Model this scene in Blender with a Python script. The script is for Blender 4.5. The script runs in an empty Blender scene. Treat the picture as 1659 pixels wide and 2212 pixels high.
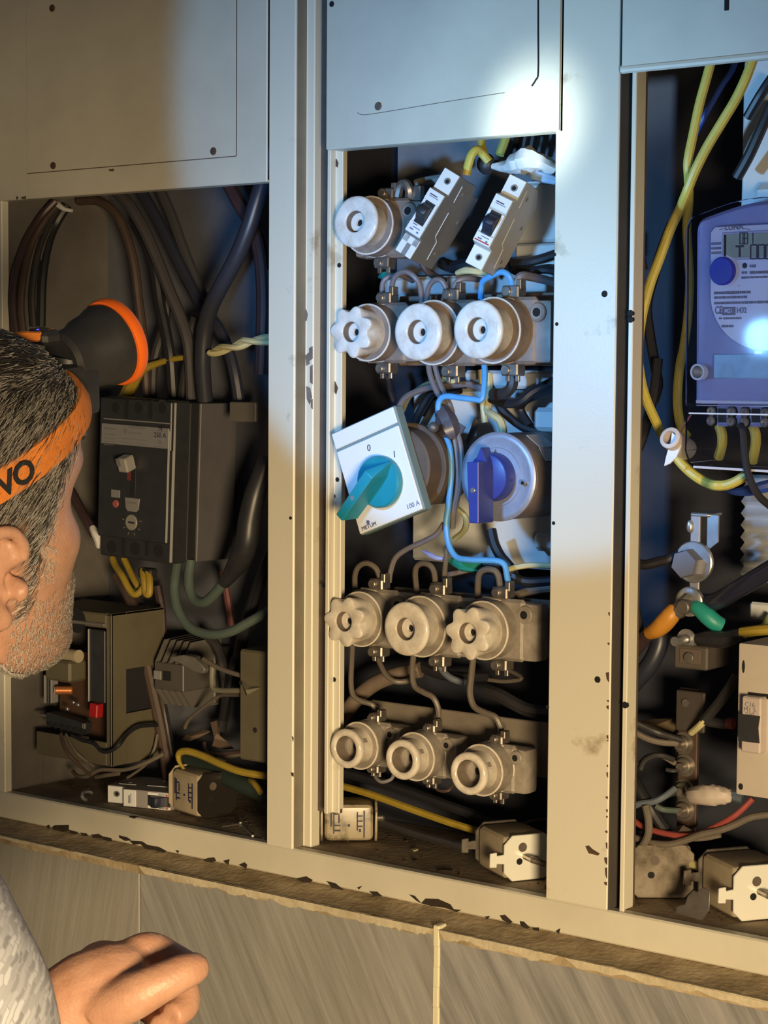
import bpy, bmesh, math, random
from mathutils import Vector as V, Matrix as M, noise
from mathutils.bvhtree import BVHTree
rnd = random.Random(11)
pi = math.pi
S = bpy.context.scene
COL = S.collection
rad = math.radians

# ------------------------------------------------------------------ camera
FPX = 4200.0
YAW, PITCH, ROLL, DIST = rad(37), rad(3.9), rad(0.42), 1.75
FW = V((-math.sin(YAW)*math.cos(PITCH), math.cos(YAW)*math.cos(PITCH), -math.sin(PITCH)))
R0 = V((math.cos(YAW), math.sin(YAW), 0)); U0 = R0.cross(FW)
CR = R0*math.cos(ROLL) + U0*math.sin(ROLL)
CU = U0*math.cos(ROLL) - R0*math.sin(ROLL)
CP = -FW*DIST; CP.z = 1.6
cd = bpy.data.cameras.new('camera'); cam = bpy.data.objects.new('camera', cd); COL.objects.link(cam)
cd.sensor_fit = 'HORIZONTAL'; cd.sensor_width = 36; cd.lens = FPX/1659*36; cd.clip_start = .02
cam.matrix_world = M(((CR.x, CU.x, -FW.x, CP.x), (CR.y, CU.y, -FW.y, CP.y), (CR.z, CU.z, -FW.z, CP.z), (0, 0, 0, 1)))
S.camera = cam
def ray(px, py): return FW + CR*((px-829.5)/FPX) - CU*((py-1106)/FPX)
def W(px, py, y=0.0):                     # point of the vertical plane at depth y
    d = ray(px, py); return CP + d*((y-CP.y)/d.y)
def WZ(px, py, z):                        # point of a horizontal plane
    d = ray(px, py); return CP + d*((z-CP.z)/d.z)
def WD(px, py, dist): return CP + ray(px, py)*dist

# ------------------------------------------------------------------ world, lamps, exposure
wd = bpy.data.worlds.new('world'); S.world = wd; wd.use_nodes = True
wd.node_tree.nodes['Background'].inputs[0].default_value = (.62, .74, 1.0, 1)
wd.node_tree.nodes['Background'].inputs[1].default_value = .045
LENS = WD(255, 735, 1.36)                 # front of the man's headlamp
AIM = W(1085, 405, 0)
LAX = (AIM-LENS).normalized()
def spot(name, loc, aim, size, blend, watt, col, rad_=.012):
    l = bpy.data.lights.new(name, 'SPOT'); o = bpy.data.objects.new(name, l); COL.objects.link(o)
    l.energy = watt; l.color = col; l.spot_size = rad(size); l.spot_blend = blend; l.shadow_soft_size = rad_
    o.location = loc; o.rotation_euler = (aim-loc).to_track_quat('-Z', 'Y').to_euler(); return o
spot('headlamp_beam', LENS+LAX*.004, AIM, 88, .12, 9.6, (.17, .50, 1.03), .018)
spot('headlamp_core', LENS+LAX*.004, W(1230, 330, 0), 52, 1.0, 1.6, (.46, .80, .70), .018)
spot('headlamp_hotspot', LENS+LAX*.004, W(1152, 268, 0), 15, 1.0, 17.0, (.86, 1.0, .96), .018)
spot('room_lamp', V((1.80, -1.80, 1.26)), V((-.16, 0, .80)), 59, 1.0, 345, (1.0, .75, .43), .22)
S.view_settings.view_transform = 'Standard'; S.view_settings.look = 'None'
S.view_settings.exposure = 0.0; S.view_settings.gamma = 1.0; S.view_settings.use_curve_mapping = False

# ------------------------------------------------------------------ materials
MATS = {}
def mat(name, col, rough=.5, metal=0.0, var=.0, scale=30, col2=None, thr=None, bump=0.0, bscale=150, emit=0, trans=0.0, ior=1.45, stretch=None, spec=.5):
    m = bpy.data.materials.new(name); m.use_nodes = True; nt = m.node_tree; N = nt.nodes; L = nt.links
    b = N['Principled BSDF']
    b.inputs['Roughness'].default_value = rough; b.inputs['Metallic'].default_value = metal
    b.inputs['Specular IOR Level'].default_value = spec
    b.inputs['Base Color'].default_value = (*col, 1)
    if trans:
        b.inputs['Transmission Weight'].default_value = trans; b.inputs['IOR'].default_value = ior
    if emit:
        b.inputs['Emission Color'].default_value = (*col, 1); b.inputs['Emission Strength'].default_value = emit
    tc = N.new('ShaderNodeTexCoord'); src = tc.outputs['Object']
    if stretch:
        mp = N.new('ShaderNodeMapping'); mp.inputs['Scale'].default_value = stretch[:3]
        if len(stretch) > 3: mp.vector_type = 'TEXTURE'; mp.inputs['Rotation'].default_value = stretch[3:]
        L.new(src, mp.inputs[0]); src = mp.outputs[0]
    if var or col2:
        n = N.new('ShaderNodeTexNoise'); n.inputs['Scale'].default_value = scale; n.inputs['Detail'].default_value = 5
        n.inputs['Roughness'].default_value = .62
        L.new(src, n.inputs['Vector'])
        r = N.new('ShaderNodeValToRGB')
        lo, hi = thr if thr else (.3, .7)
        r.color_ramp.elements[0].position = lo; r.color_ramp.elements[1].position = hi
        c2 = col2 if col2 else tuple(c*(1-var) for c in col)
        r.color_ramp.elements[0].color = (*c2, 1); r.color_ramp.elements[1].color = (*col, 1)
        L.new(n.outputs['Fac'], r.inputs[0]); L.new(r.outputs[0], b.inputs['Base Color'])
    if bump:
        n2 = N.new('ShaderNodeTexNoise'); n2.inputs['Scale'].default_value = bscale; n2.inputs['Detail'].default_value = 4
        L.new(src, n2.inputs['Vector'])
        bp = N.new('ShaderNodeBump'); bp.inputs['Strength'].default_value = bump; bp.inputs['Distance'].default_value = .002
        L.new(n2.outputs['Fac'], bp.inputs['Height']); L.new(bp.outputs[0], b.inputs['Normal'])
    MATS[name] = m; return m
PAINT = mat('cream_paint', (.64, .60, .48), .42, var=.16, scale=9, bump=.05, bscale=400)
PAINTW = mat('worn_cream_paint', (.66, .62, .50), .40, scale=16, col2=(.34, .27, .17), thr=(.27, .38), bump=.06, bscale=300)
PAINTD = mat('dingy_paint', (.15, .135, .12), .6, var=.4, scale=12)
GROOVE = mat('brown_groove', (.115, .085, .065), .7, var=.3, scale=40)
BACK = mat('grey_back_panel', (.125, .132, .16), .6, var=.5, scale=7)
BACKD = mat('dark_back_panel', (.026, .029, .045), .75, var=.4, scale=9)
BACKL = mat('pale_mounting_board', (.60, .62, .62), .5, var=.1, scale=10)
DUST = mat('dusty_sill', (.36, .28, .18), .9, scale=22, col2=(.16, .12, .075), thr=(.3, .62), bump=.4, bscale=220)
RUST = mat('dark_rust', (.035, .022, .012), .9, var=.5, scale=80)
CHB = mat('bare_primer', (.20, .165, .15), .8, var=.4, scale=90)
RUSTB = mat('brown_rust', (.10, .055, .03), .9, var=.5, scale=80)
HOLE = mat('hole_black', (.006, .006, .008), .9)
CER = mat('white_ceramic', (.72, .69, .64), .16, scale=55, col2=(.50, .43, .35), thr=(.28, .55))
CERD = mat('dusty_ceramic', (.34, .30, .25), .5, scale=40, col2=(.17, .14, .11), thr=(.3, .65), bump=.1, bscale=300)
CERB = mat('brown_bakelite', (.27, .21, .17), .5, scale=45, col2=(.15, .115, .095), thr=(.3, .65))
CERC = mat('cream_ceramic', (.74, .68, .58), .20, scale=60, col2=(.50, .41, .30), thr=(.28, .6))
BOARD = mat('tan_board', (.21, .175, .135), .8, var=.35, scale=25)
WHITE = mat('white_plastic', (.76, .76, .74), .35, var=.06, scale=40)
WHITEG = mat('bright_label', (.80, .80, .80), .4)
GREYP = mat('grey_plastic', (.22, .215, .21), .5, var=.15, scale=40)
BLACKP = mat('black_plastic', (.032, .033, .036), .45, var=.3, scale=60)
BLACKD = mat('matte_black', (.012, .012, .014), .7)
BEIGE = mat('beige_plastic', (.52, .43, .26), .5, var=.15, scale=20)
BORE = mat('bore_dust_shade', (.20, .155, .12), .7, var=.4, scale=120)  # dark bore wall: shadow inside the recess painted in, along with dust
BEIGED = mat('beige_sheet', (.125, .108, .066), .6, var=.25, scale=15)
BRASS = mat('tarnished_metal', (.34, .30, .26), .38, .75, var=.5, scale=90)
STEEL = mat('zinc_steel', (.55, .55, .55), .34, .85, var=.3, scale=60)
DSTEEL = mat('dull_steel', (.20, .18, .165), .5, .6, var=.4, scale=60)
COPPER = mat('dark_copper', (.10, .06, .045), .6, .3, var=.5, scale=50)
TEAL = mat('teal_plastic', (.015, .26, .36), .38, var=.15, scale=50)
TEALG = mat('grey_green_plastic', (.19, .28, .29), .45, var=.15, scale=30)
SWBLUE = mat('navy_plastic', (.035, .05, .28), .38, var=.15, scale=50)
NAVY = mat('dark_handle_side', (.012, .014, .03), .5)
METBLUE = mat('meter_blue', (.20, .25, .60), .3, var=.2, scale=20)
METLAB = mat('meter_label', (.50, .58, .84), .35, var=.05, scale=30)
LCD = mat('lcd_glass', (.25, .32, .30), .25)
INK = mat('ink', (.02, .02, .05), .6)
INKG = mat('grey_ink', (.13, .14, .26), .6)
INKD = mat('faded_print', (.16, .155, .15), .6)
BUTTON = mat('blue_button', (.01, .012, .42), .35)
RED = mat('red_plastic', (.42, .02, .02), .4)
ORANGEP = mat('orange_plastic', (.95, .17, .015), .35, spec=.4)
STRAP = mat('orange_webbing', (.78, .24, .035), .8, var=.22, scale=60, bump=.25, bscale=900)
LEDB = mat('blue_led', (.05, .03, 1.0), .4, emit=6)
LENSM = mat('lamp_lens', (.9, .95, 1.0), .2, emit=4)
CLEAR = mat('clear_cover', (.90, .92, 1.0), .07, trans=1.0, ior=1.12)
def skin_mat():
    m = mat('skin', (.58, .33, .22), .45, scale=60, col2=(.48, .25, .16), thr=(.3, .7), bump=.22, bscale=420)
    m.node_tree.nodes['Principled BSDF'].inputs['Subsurface Weight'].default_value = .12
    m.node_tree.nodes['Principled BSDF'].inputs['Subsurface Radius'].default_value = (.008, .003, .0015)
    return m
SKIN = skin_mat()
SHEET = mat('side_sheet_grey', (.105, .10, .105), .55, var=.15)
HAIRB = mat('hair_scalp', (.09, .075, .06), .8, scale=90, col2=(.03, .025, .022), thr=(.35, .6))
HAIRD = mat('hair_dark', (.035, .03, .027), .45)
HAIRG = mat('hair_grey', (.36, .33, .29), .45)
HAIRW = mat('hair_pale', (.50, .47, .42), .45)
def wmat(n, c, rough=.45): return mat('wire_'+n, c, rough, var=.18, scale=60)
WG = wmat('grey', (.19, .17, .18)); WBL = wmat('blue', (.10, .38, .80)); WDB = wmat('dark_blue', (.02, .06, .32)); WBK = wmat('black', (.016, .016, .02))
WYL = wmat('yellow', (.62, .52, .10)); WYD = wmat('mustard', (.34, .24, .03)); WYP = wmat('pale_yellow', (.62, .56, .30)); WMR = wmat('maroon', (.05, .028, .03)); WBR = wmat('brown', (.075, .05, .04))
WGG = wmat('grey_green', (.085, .115, .10)); WTE = wmat('teal', (.02, .30, .25)); WRD = wmat('red', (.30, .06, .05)); WGT = wmat('dusty_grey', (.15, .125, .10)); WCH = wmat('charcoal', (.034, .032, .034)); WWH = wmat('white', (.70, .68, .66)); WOR = wmat('orange', (.55, .24, .03))
TAPE = mat('grey_tape', (.085, .08, .10), .35, var=.3, scale=80)

# ------------------------------------------------------------------ geometry helpers
class G:
    def __init__(s): s.b = bmesh.new()
    def merge(s, tb, T=None):
        if T is not None: bmesh.ops.transform(tb, matrix=T, verts=tb.verts)
        me = bpy.data.meshes.new('t'); tb.to_mesh(me); tb.free(); s.b.from_mesh(me); bpy.data.meshes.remove(me); return s
    def box(s, c, sz, bev=0, T=None, rot=None, seg=1):
        tb = bmesh.new(); bmesh.ops.create_cube(tb, size=1); bmesh.ops.scale(tb, vec=V(sz), verts=tb.verts)
        if bev: bmesh.ops.bevel(tb, geom=tb.edges[:], offset=bev, segments=seg, affect='EDGES', profile=.6)
        X = M.Translation(V(c))
        if rot is not None: X = X @ rot.to_4x4()
        return s.merge(tb, (T @ X) if T is not None else X)
    def lathe(s, prof, n=32, T=None, fn=None):
        vs = []
        for r, z in prof:
            row = []
            for i in range(n):
                a = 2*pi*i/n; rr = r if fn is None else fn(a, r, z)
                p = V((rr*math.cos(a), rr*math.sin(a), z)); row.append(s.b.verts.new(T @ p if T is not None else p))
            vs.append(row)
        for k in range(len(vs)-1):
            for i in range(n):
                j = (i+1) % n
                try: s.b.faces.new((vs[k][i], vs[k][j], vs[k+1][j], vs[k+1][i]))
                except ValueError: pass
        for row, (r, z) in ((vs[0], prof[0]), (vs[-1], prof[-1])):
            if r > 1e-6:
                try: s.b.faces.new(row)
                except ValueError: pass
        bmesh.ops.remove_doubles(s.b, verts=[v for row in vs for v in row], dist=1e-6)
        return s
    def cyl(s, p, q, r, n=16, r2=None, bev=0):
        p = V(p); q = V(q); T = M.Translation(p) @ (q-p).to_track_quat('Z', 'Y').to_matrix().to_4x4(); h = (q-p).length; r2 = r if r2 is None else r2
        if bev: return s.lathe([(0, 0), (r-bev, 0), (r, bev), (r2, h-bev), (r2-bev, h), (0, h)], n, T)
        return s.lathe([(0, 0), (r, 0), (r2, h), (0, h)], n, T)
    def tube(s, pts, r, n=8, sub=6, rough=0):
        P = smooth(pts, sub); m = len(P)
        rs = r if isinstance(r, (list, tuple)) else None
        t = (P[1]-P[0]).normalized(); u = t.orthogonal().normalized(); rows = []
        for k in range(m):
            t2 = (P[min(k+1, m-1)]-P[max(k-1, 0)]).normalized()
            u = (u - t2*u.dot(t2)).normalized(); w = t2.cross(u)
            if rs: f = k/(m-1)*(len(rs)-1); i = min(int(f), len(rs)-2); rr = rs[i]+(rs[i+1]-rs[i])*(f-i)
            else: rr = r
            rows.append([s.b.verts.new(P[k]+(u*math.cos(2*pi*i/n)+w*math.sin(2*pi*i/n))*rr*(1+(rnd.uniform(-rough, rough) if rough else 0))) for i in range(n)])
        for k in range(m-1):
            for i in range(n):
                j = (i+1) % n; s.b.faces.new((rows[k][i], rows[k][j], rows[k+1][j], rows[k+1][i]))
        s.b.faces.new(rows[0][::-1]); s.b.faces.new(rows[-1]); return s
    def prism(s, poly, z0, z1, T=None, bev=0):
        tb = bmesh.new(); a = [tb.verts.new((x, y, z0)) for x, y in poly]; b = [tb.verts.new((x, y, z1)) for x, y in poly]; n = len(poly)
        tb.faces.new(a[::-1]); tb.faces.new(b)
        for i in range(n): tb.faces.new((a[i], a[(i+1) % n], b[(i+1) % n], b[i]))
        bmesh.ops.recalc_face_normals(tb, faces=tb.faces)
        if bev: bmesh.ops.bevel(tb, geom=tb.edges[:], offset=bev, segments=1, affect='EDGES')
        return s.merge(tb, T)
    def ball(s, c, r, T=None, n=12):
        tb = bmesh.new(); bmesh.ops.create_uvsphere(tb, u_segments=n*2, v_segments=n, radius=1)
        rr = r if isinstance(r, (tuple, list)) else (r, r, r)
        X = M.Translation(V(c)) @ M.Diagonal((*rr, 1)); return s.merge(tb, (T @ X) if T is not None else X)
    def out(s, name, m, parent=None, loc=None, ang=35, smooth_=True):
        if loc is not None: bmesh.ops.translate(s.b, vec=-V(loc), verts=s.b.verts)
        bmesh.ops.recalc_face_normals(s.b, faces=s.b.faces)
        me = bpy.data.meshes.new(name); s.b.to_mesh(me); s.b.free()
        if smooth_:
            me.polygons.foreach_set('use_smooth', [True]*len(me.polygons)); me.set_sharp_from_angle(angle=rad(ang))
        me.materials.append(m); o = bpy.data.objects.new(name, me); COL.objects.link(o)
        if loc is not None: o.location = loc
        if parent is not None: o.parent = parent
        return o
def smooth(pts, sub):
    P = [V(p) for p in pts]
    if len(P) < 3 or sub <= 1: return P
    Q = []
    for i in range(len(P)-1):
        a, b, c, d = P[max(i-1, 0)], P[i], P[i+1], P[min(i+2, len(P)-1)]
        for k in range(sub):
            t = k/sub; Q.append(.5*((2*b)+(c-a)*t+(2*a-5*b+4*c-d)*t*t+(3*b-a-3*c+d)*t**3))
    return Q+[P[-1]]
def tag(o, label, cat, group=None):
    o['label'] = label; o['category'] = cat
    if group: o['group'] = group
    return o
def thing(name, label, cat, loc=(0, 0, 0), rot=None, group=None):
    o = bpy.data.objects.new(name, None); COL.objects.link(o); o.empty_display_size = .02
    X = M.Translation(V(loc))
    if rot is not None: X = X @ rot.to_4x4()
    o.matrix_world = X; return tag(o, label, cat, group)
def copy_tree(o, parent=None):
    c = o.copy(); COL.objects.link(c)
    if parent is not None: c.parent = parent; c.matrix_parent_inverse = o.matrix_parent_inverse.copy()
    for ch in list(o.children): copy_tree(ch, c)
    return c
def text_geo(g, s, size, T, depth=.0003, align='CENTER', bold=0.0):
    cu = bpy.data.curves.new('t', 'FONT'); cu.body = s; cu.size = size; cu.extrude = depth; cu.align_x = align; cu.offset = bold; cu.align_y = 'CENTER'; cu.resolution_u = 3
    o = bpy.data.objects.new('t', cu); COL.objects.link(o)
    me = bpy.data.meshes.new_from_object(o, depsgraph=bpy.context.evaluated_depsgraph_get())
    tb = bmesh.new(); tb.from_mesh(me); bpy.data.objects.remove(o); bpy.data.curves.remove(cu); bpy.data.meshes.remove(me)
    g.merge(tb, T); return g
WALLROT = M(((1, 0, 0), (0, 0, -1), (0, 1, 0)))      # local z out of the panel, y up
def camrot(z, up):                                     # orientation given by two directions (right, up, towards the viewer)
    f = lambda v: CR*v[0]+CU*v[1]-FW*v[2]
    Z = f(z).normalized(); Y = f(up); Y = (Y-Z*Y.dot(Z)).normalized(); X = Y.cross(Z)
    return M((X, Y, Z)).transposed()
CROP = {'F': (0, 0, 1), 'A': (0, 380, .36166), 'B': (0, 850, .36166), 'C': (0, 1250, .36166), 'D': (0, 1700, .36166), 'E5': (680, 250, .33153), 'E6': (680, 780, .33153), 'E7': (680, 1200, .33153),
        'R1': (1300, 400, .21639), 'R2': (1300, 780, .21639), 'R3': (1300, 1080, .21639), 'R4': (1300, 1380, .31657), 'T8': (1230, 0, .25859), 'K': (860, 1650, .48162), 'S': (340+1000, 1080, .19228), 'M1': (1490, 430, .14916), 'M2': (1490, 740, .14916)}
def pxy(c, x, y): a, b, s = CROP[c]; return a+x*s, b+y*s
def path(c, pts, d=.08):
    out = []
    for p in pts:
        if len(p) > 2: d = p[2]
        out.append(W(*pxy(c, p[0], p[1]), d))
    return out
def wire(c, pts, r, m, name, label, cat='wire', group=None, d=.08, n=8, sub=6):
    P = path(c, pts, d); rr = [x*.001 for x in r] if isinstance(r, (list, tuple)) else r*.001
    return tag(G().tube(P, rr, n, sub).out(name, m, loc=P[0]), label, cat, group)
# ================================================================== structure: wall, floor
def struct(o): o['kind'] = 'structure'; return o
ZS = 1.157                                              # sill level
struct(G().box((0, -.6, -.02), (6, 5, .04)).out('floor', mat('concrete_floor', (.22, .20, .17), .8, var=.3, scale=6)))
TY, ZT = -.036, 1.1235                                  # tiled wall face, ledge level
TILE = []
def tile_mat(name, c1, c2, rot):
    m = mat(name, c1, .75, col2=c2, scale=6.5, thr=(.34, .66), stretch=(.07, 1, .9, 0, rot, 0), bump=.30, bscale=14)
    return m
TM = [tile_mat('tan_stone', (.335, .315, .27), (.295, .275, .235), .2), tile_mat('grey_stone', (.335, .325, .30), (.235, .225, .205), -.52), tile_mat('slate_stone', (.32, .31, .30), (.185, .18, .175), -.58)]
struct(G().box((-.1, .30, 1.4), (5.0, .12, 2.8)).out('wall_back', mat('back_wall_plaster', (.35, .33, .29), .9, var=.15, scale=5)))
wf = struct(G().box((-.1, .10, .5615-.0015), (4.0, 2*.10-2*TY-.012, 1.12)).out('wall_front', mat('mortar', (.40, .33, .22), .9, scale=25, col2=(.24, .18, .10), thr=(.3, .65), bump=.5, bscale=180)))
xs = [-2.0, -1.46, -.86, W(304, 1960, TY).x, W(945, 2100, TY).x, .46+.25, 1.4, 1.9]
for i in range(7):
    for k, (za, zb) in enumerate(((.56, ZT-.004), (.02, .555))):
        x0, x1 = xs[i]+.0017, xs[i+1]-.0017
        if i == 3: x0 -= .001
        tb = G(); zt = zb-(.001 if (i == 2 and k == 0) else .0); off = .002 if i == 2 else (.0 if i == 3 else .001)
        tb.box(((x0+x1)/2, TY+.006+off, (za+zt)/2), (x1-x0, .016, zt-za), .0015)
        o = tb.out('tile', TM[{2: 0, 3: 1, 4: 2}.get(i, (i+k) % 3)]); o.parent = wf
# ragged bead of pale grout on the tile tops and in the joint
def ragged(x0, x1, n, zt, zb, amp, th, y):
    top = []; bot = []
    for k in range(n+1):
        x = x0+(x1-x0)*k/n; e = min(1, k/2, (n-k)/2)
        top.append((x, zt+amp*.5*(noise.noise((x*70, 1, 0))+.6*noise.noise((x*260, 4, 0)))))
        bot.append((x, zt-(zt-zb)*e*(1+.55*noise.noise((x*45, 7, 0))+.30*noise.noise((x*210, 9, 0)))))
    return G().prism(top+bot[::-1], 0, th, M(((1, 0, 0, 0), (0, 0, -1, y), (0, 1, 0, 0), (0, 0, 0, 1))))
xj_ = W(945, 2100, TY).x; xt_ = W(304, 1960, TY).x
GB = []
for x0, x1, n, zb in ((-1.4, xt_-.095, 120, .0030), (xt_-.088, xt_-.04, 14, .0024), (xt_+.001, xj_-.004, 90, .0068), (xj_+.003, xj_+.125, 36, .0062), (xj_+.130, 1.2, 150, .0060)):
    GB.append(ragged(x0, x1, n, ZT+.0002, ZT-zb, .0012, .0030, TY-.0008))
GROUT = mat('pale_grout', (.60, .52, .36), .9, scale=40, col2=(.42, .35, .23), thr=(.3, .65), bump=.4, bscale=200)
for q in GB: o = q.out('grout_bead', GROUT); o.parent = wf
g = G(); xj = W(945, 2100, TY).x
for k in range(30):
    g.box((xj+rnd.uniform(-.0004, .0004), TY+.003, ZT-.006-k*.018), (.0062+rnd.uniform(-.0010, .0010), .012, .0185), .0008)
o = g.out('joint_grout', mat('white_grout', (.72, .66, .46), .9)); o.parent = wf
# dusty mortar ledge between the cabinet foot and the tiles
g = G(); nx, ny = 260, 7; rows = []
for a in range(ny):
    y = .004-(.004-TY+.0026)*a/(ny-1)
    rows.append([g.b.verts.new((-1.0+2.0*k/nx, y+.0012*noise.noise((k*.31, a, 3)), ZT+.0055*(1-a/(ny-1))**1.6+.0009*noise.noise((k*.16, a*.7, 0))+.0006*noise.noise((k*.6, a*1.3, 5))-(.0004 if a == ny-1 else 0))) for k in range(nx+1)])
rows.append([g.b.verts.new((v.co.x, v.co.y+.0006, v.co.z-.008)) for v in rows[-1]])
for a in range(ny):
    for k in range(nx): g.b.faces.new((rows[a][k], rows[a][k+1], rows[a+1][k+1], rows[a+1][k]))
o = g.out('mortar_ledge', mat('dusty_mortar', (.50, .39, .235), .95, scale=30, col2=(.26, .19, .10), thr=(.32, .62), bump=.6, bscale=160)); o.parent = wf; o['kind'] = 'stuff'

# ================================================================== the cabinet frame
cab = thing('electrical_cabinet', 'cream painted steel cabinet frame with rusty chipped foot rail set on stone tiled wall', 'cabinet', (-.1, .16, 1.13))
LC = V((-.1, .16, 1.13))
ZTOP = 2.45
def cpart(g, name, m, par=None): # geometry in world coordinates
    o = g.out(name, m); o.parent = par or cab
    if par is None: o.location = -LC
    return o
xa, xb = W(578, 900).x, W(635.5, 900).x
xc = W(676, 900, .016).x; xd = W(704, 900, .006).x; xe = W(711.5, 900, .006).x; xf = W(737, 900, .014).x
lp = cpart(G().prism([(xa, 0), (xb, 0), (xb, .016), (xc, .016), (xc, .030), (xa, .030)], ZS-.001, ZTOP, bev=.0012), 'post', PAINTW)
cpart(G().prism([(xc, .026), (xd, .026), (xd, .034), (xc, .034)], W(690, 1752, .026).z, ZTOP), 'groove_strip', GROOVE)
ZFL = W(726, 1757, .014).z
fl = cpart(G().prism([(xd, .006), (xe, .006), (xe, .014), (xf, .014), (xf, .0165), (xe-.0025, .0165), (xe-.0025, .034), (xd, .034)], ZFL, ZTOP, bev=.0006), 'door_flange', PAINTW)
xg, xh = W(1194, 700).x, W(1331, 700).x
xi = W(1357, 700, .004).x; xj2 = W(1367, 700, .004).x
rp = cpart(G().prism([(xg, 0), (xh, 0), (xh, .036), (xg, .036)], ZS, ZTOP, bev=.0012), 'post', PAINTW)
cpart(G().prism([(xh, .020), (xi, .020), (xi, .030), (xh, .030)], ZS, ZTOP), 'groove_strip', GROOVE)
rf = cpart(G().prism([(xi, .004), (xj2, .004), (xj2, .0065), (xi+.002, .0065), (xi+.002, .024), (xi, .024)], ZS, ZTOP, bev=.0006), 'door_flange', PAINTW)
xl0 = W(7, 1000).x
cpart(G().prism([(xl0-.05, 0), (xl0, 0), (xl0, .010), (xl0-.05, .010)], ZS, ZTOP, bev=.001), 'post', PAINTW)
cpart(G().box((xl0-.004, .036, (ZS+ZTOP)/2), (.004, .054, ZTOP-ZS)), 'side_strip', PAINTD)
cpart(G().prism([(.62, 0), (.69, 0), (.69, .055), (.62, .055)], ZS, ZTOP, bev=.001), 'post', PAINTW)
SIDE1 = mat('shaded_channel', (.27, .235, .17), .6, var=.35, scale=14); SIDE2 = mat('deep_shaded_channel', (.085, .073, .066), .7, var=.35, scale=14)  # darker tones for the post sides: shade painted into the colour
cpart(G().box((xb+.0002, .0088, (ZS+ZTOP)/2), (.0008, .0135, ZTOP-ZS)), 'channel_shade', SIDE1, lp)
cpart(G().box((xh+.0002, .0100, (ZS+ZTOP)/2), (.0008, .0180, ZTOP-ZS)), 'channel_shade', SIDE2, rp)
BY = .155                                                # back panel depth
cpart(G().box(((xl0-.20)/2, BY+.004, 1.8), (-.20-xl0, .008, 1.3)), 'back_panel', BACK)
cpart(G().box(((.75-.20)/2, BY+.005, 1.8), (.75+.20, .008, 1.3)), 'back_panel', BACKD)
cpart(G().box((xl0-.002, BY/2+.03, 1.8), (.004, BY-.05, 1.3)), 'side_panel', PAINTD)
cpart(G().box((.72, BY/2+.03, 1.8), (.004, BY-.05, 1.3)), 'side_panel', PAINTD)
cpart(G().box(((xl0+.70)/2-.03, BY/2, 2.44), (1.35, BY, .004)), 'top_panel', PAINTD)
sill = cpart(G().box(((xl0+.70)/2-.05, BY/2+.002, ZS-.0025), (1.40, BY-.004, .005), .0008), 'sill', DUST)
rail = cpart(G().box(((xl0+.70)/2-.05, .006, 1.1435), (1.40, .012, .0285), .0015), 'bottom_rail', PAINT)
# rusted-through flakes along the foot of the rail
def flakes(pts, m=RUST, y=-.0004, par=rail):
    for k in range(0, len(pts), 1):
        q = pts[k]; c = [W(a, b, 0) for a, b in q]
        g = G(); g.prism([(p.x, p.z) for p in c], 0, .0006, T=M(((1, 0, 0, 0), (0, 0, -1, y+.0004), (0, 1, 0, 0), (0, 0, 0, 1))))
        cpart(g, 'rust_flake', m, par)
d = lambda L: [[pxy('D', *p) for p in q] for q in L]
kk = lambda L: [[pxy('K', *p) for p in q] for q in L]
flakes(d([[(312, 240), (330, 228), (412, 226), (412, 262), (380, 268), (320, 252)], [(280, 232), (295, 225), (300, 240), (288, 250)], [(412, 255), (440, 262), (468, 270), (455, 280), (425, 275)], [(480, 272), (520, 278), (524, 292), (500, 292)], [(545, 285), (590, 280), (615, 295), (665, 305), (670, 325), (640, 322), (610, 305), (560, 303)],
           [(712, 288), (760, 300), (785, 318), (750, 322), (715, 303)], [(775, 320), (850, 325), (880, 345), (950, 358), (995, 382), (980, 392), (930, 375), (870, 368), (840, 340), (800, 345)], [(1050, 378), (1070, 380), (1064, 396)], [(1215, 436), (1245, 424), (1280, 420), (1292, 440), (1260, 454)], [(1335, 440), (1372, 432), (1366, 462), (1350, 456)], [(1428, 465), (1462, 450), (1478, 465), (1470, 488), (1450, 475)]]))
flakes(kk([[(50, 585), (75, 592), (105, 625), (85, 615)], [(105, 625), (125, 604), (180, 606), (235, 630), (250, 652), (285, 655), (265, 664), (210, 645), (150, 638)], [(390, 685), (412, 683), (402, 697)], [(457, 680), (480, 677), (515, 710), (500, 716), (470, 700)], [(547, 705), (565, 708), (592, 735), (575, 740), (552, 725)], [(605, 738), (632, 734), (632, 755), (615, 752)], [(708, 750), (728, 738), (722, 762)], [(722, 783), (745, 780), (745, 795), (728, 795)], [(680, 790), (740, 796), (800, 806), (770, 814), (700, 800)]]))
flakes([[(642, 1897), (662, 1893), (676, 1901), (668, 1909), (655, 1906)], [(706, 1903), (725, 1908), (742, 1922), (746, 1930), (720, 1920)], [(772, 1917), (782, 1914), (776, 1921)], [(798, 1925), (815, 1926), (826, 1936), (808, 1934)]])
# paint chips and screw holes on the posts
for za, zb in ((785, 801), (822, 840)):
    a, b = W(640, za, .005), W(640, zb, .005); cpart(G().prism([(.0022, a.z), (.0150, a.z-.0015), (.0145, b.z+.001), (.004, b.z)], -.0003, .0004, M(((0, 0, 1, xb), (1, 0, 0, 0), (0, 1, 0, 0), (0, 0, 0, 1)))), 'paint_chip', CHB, lp)
def hole(px, py, y, r, par, m=HOLE, name='screw_hole'):
    p = W(px, py, y); cpart(G().cyl((p.x, y-.0004, p.z), (p.x, y+.002, p.z), r, 12), name, m, par)
def chips(pts, y, par, m=RUSTB):
    for q in pts:
        c = [W(a, b, y) for a, b in q]
        cpart(G().prism([(p.x, p.z) for p in c], 0, .0007, T=M(((1, 0, 0, 0), (0, 0, -1, y+.0003), (0, 1, 0, 0), (0, 0, 0, 1)))), 'paint_chip', m, par)
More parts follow.
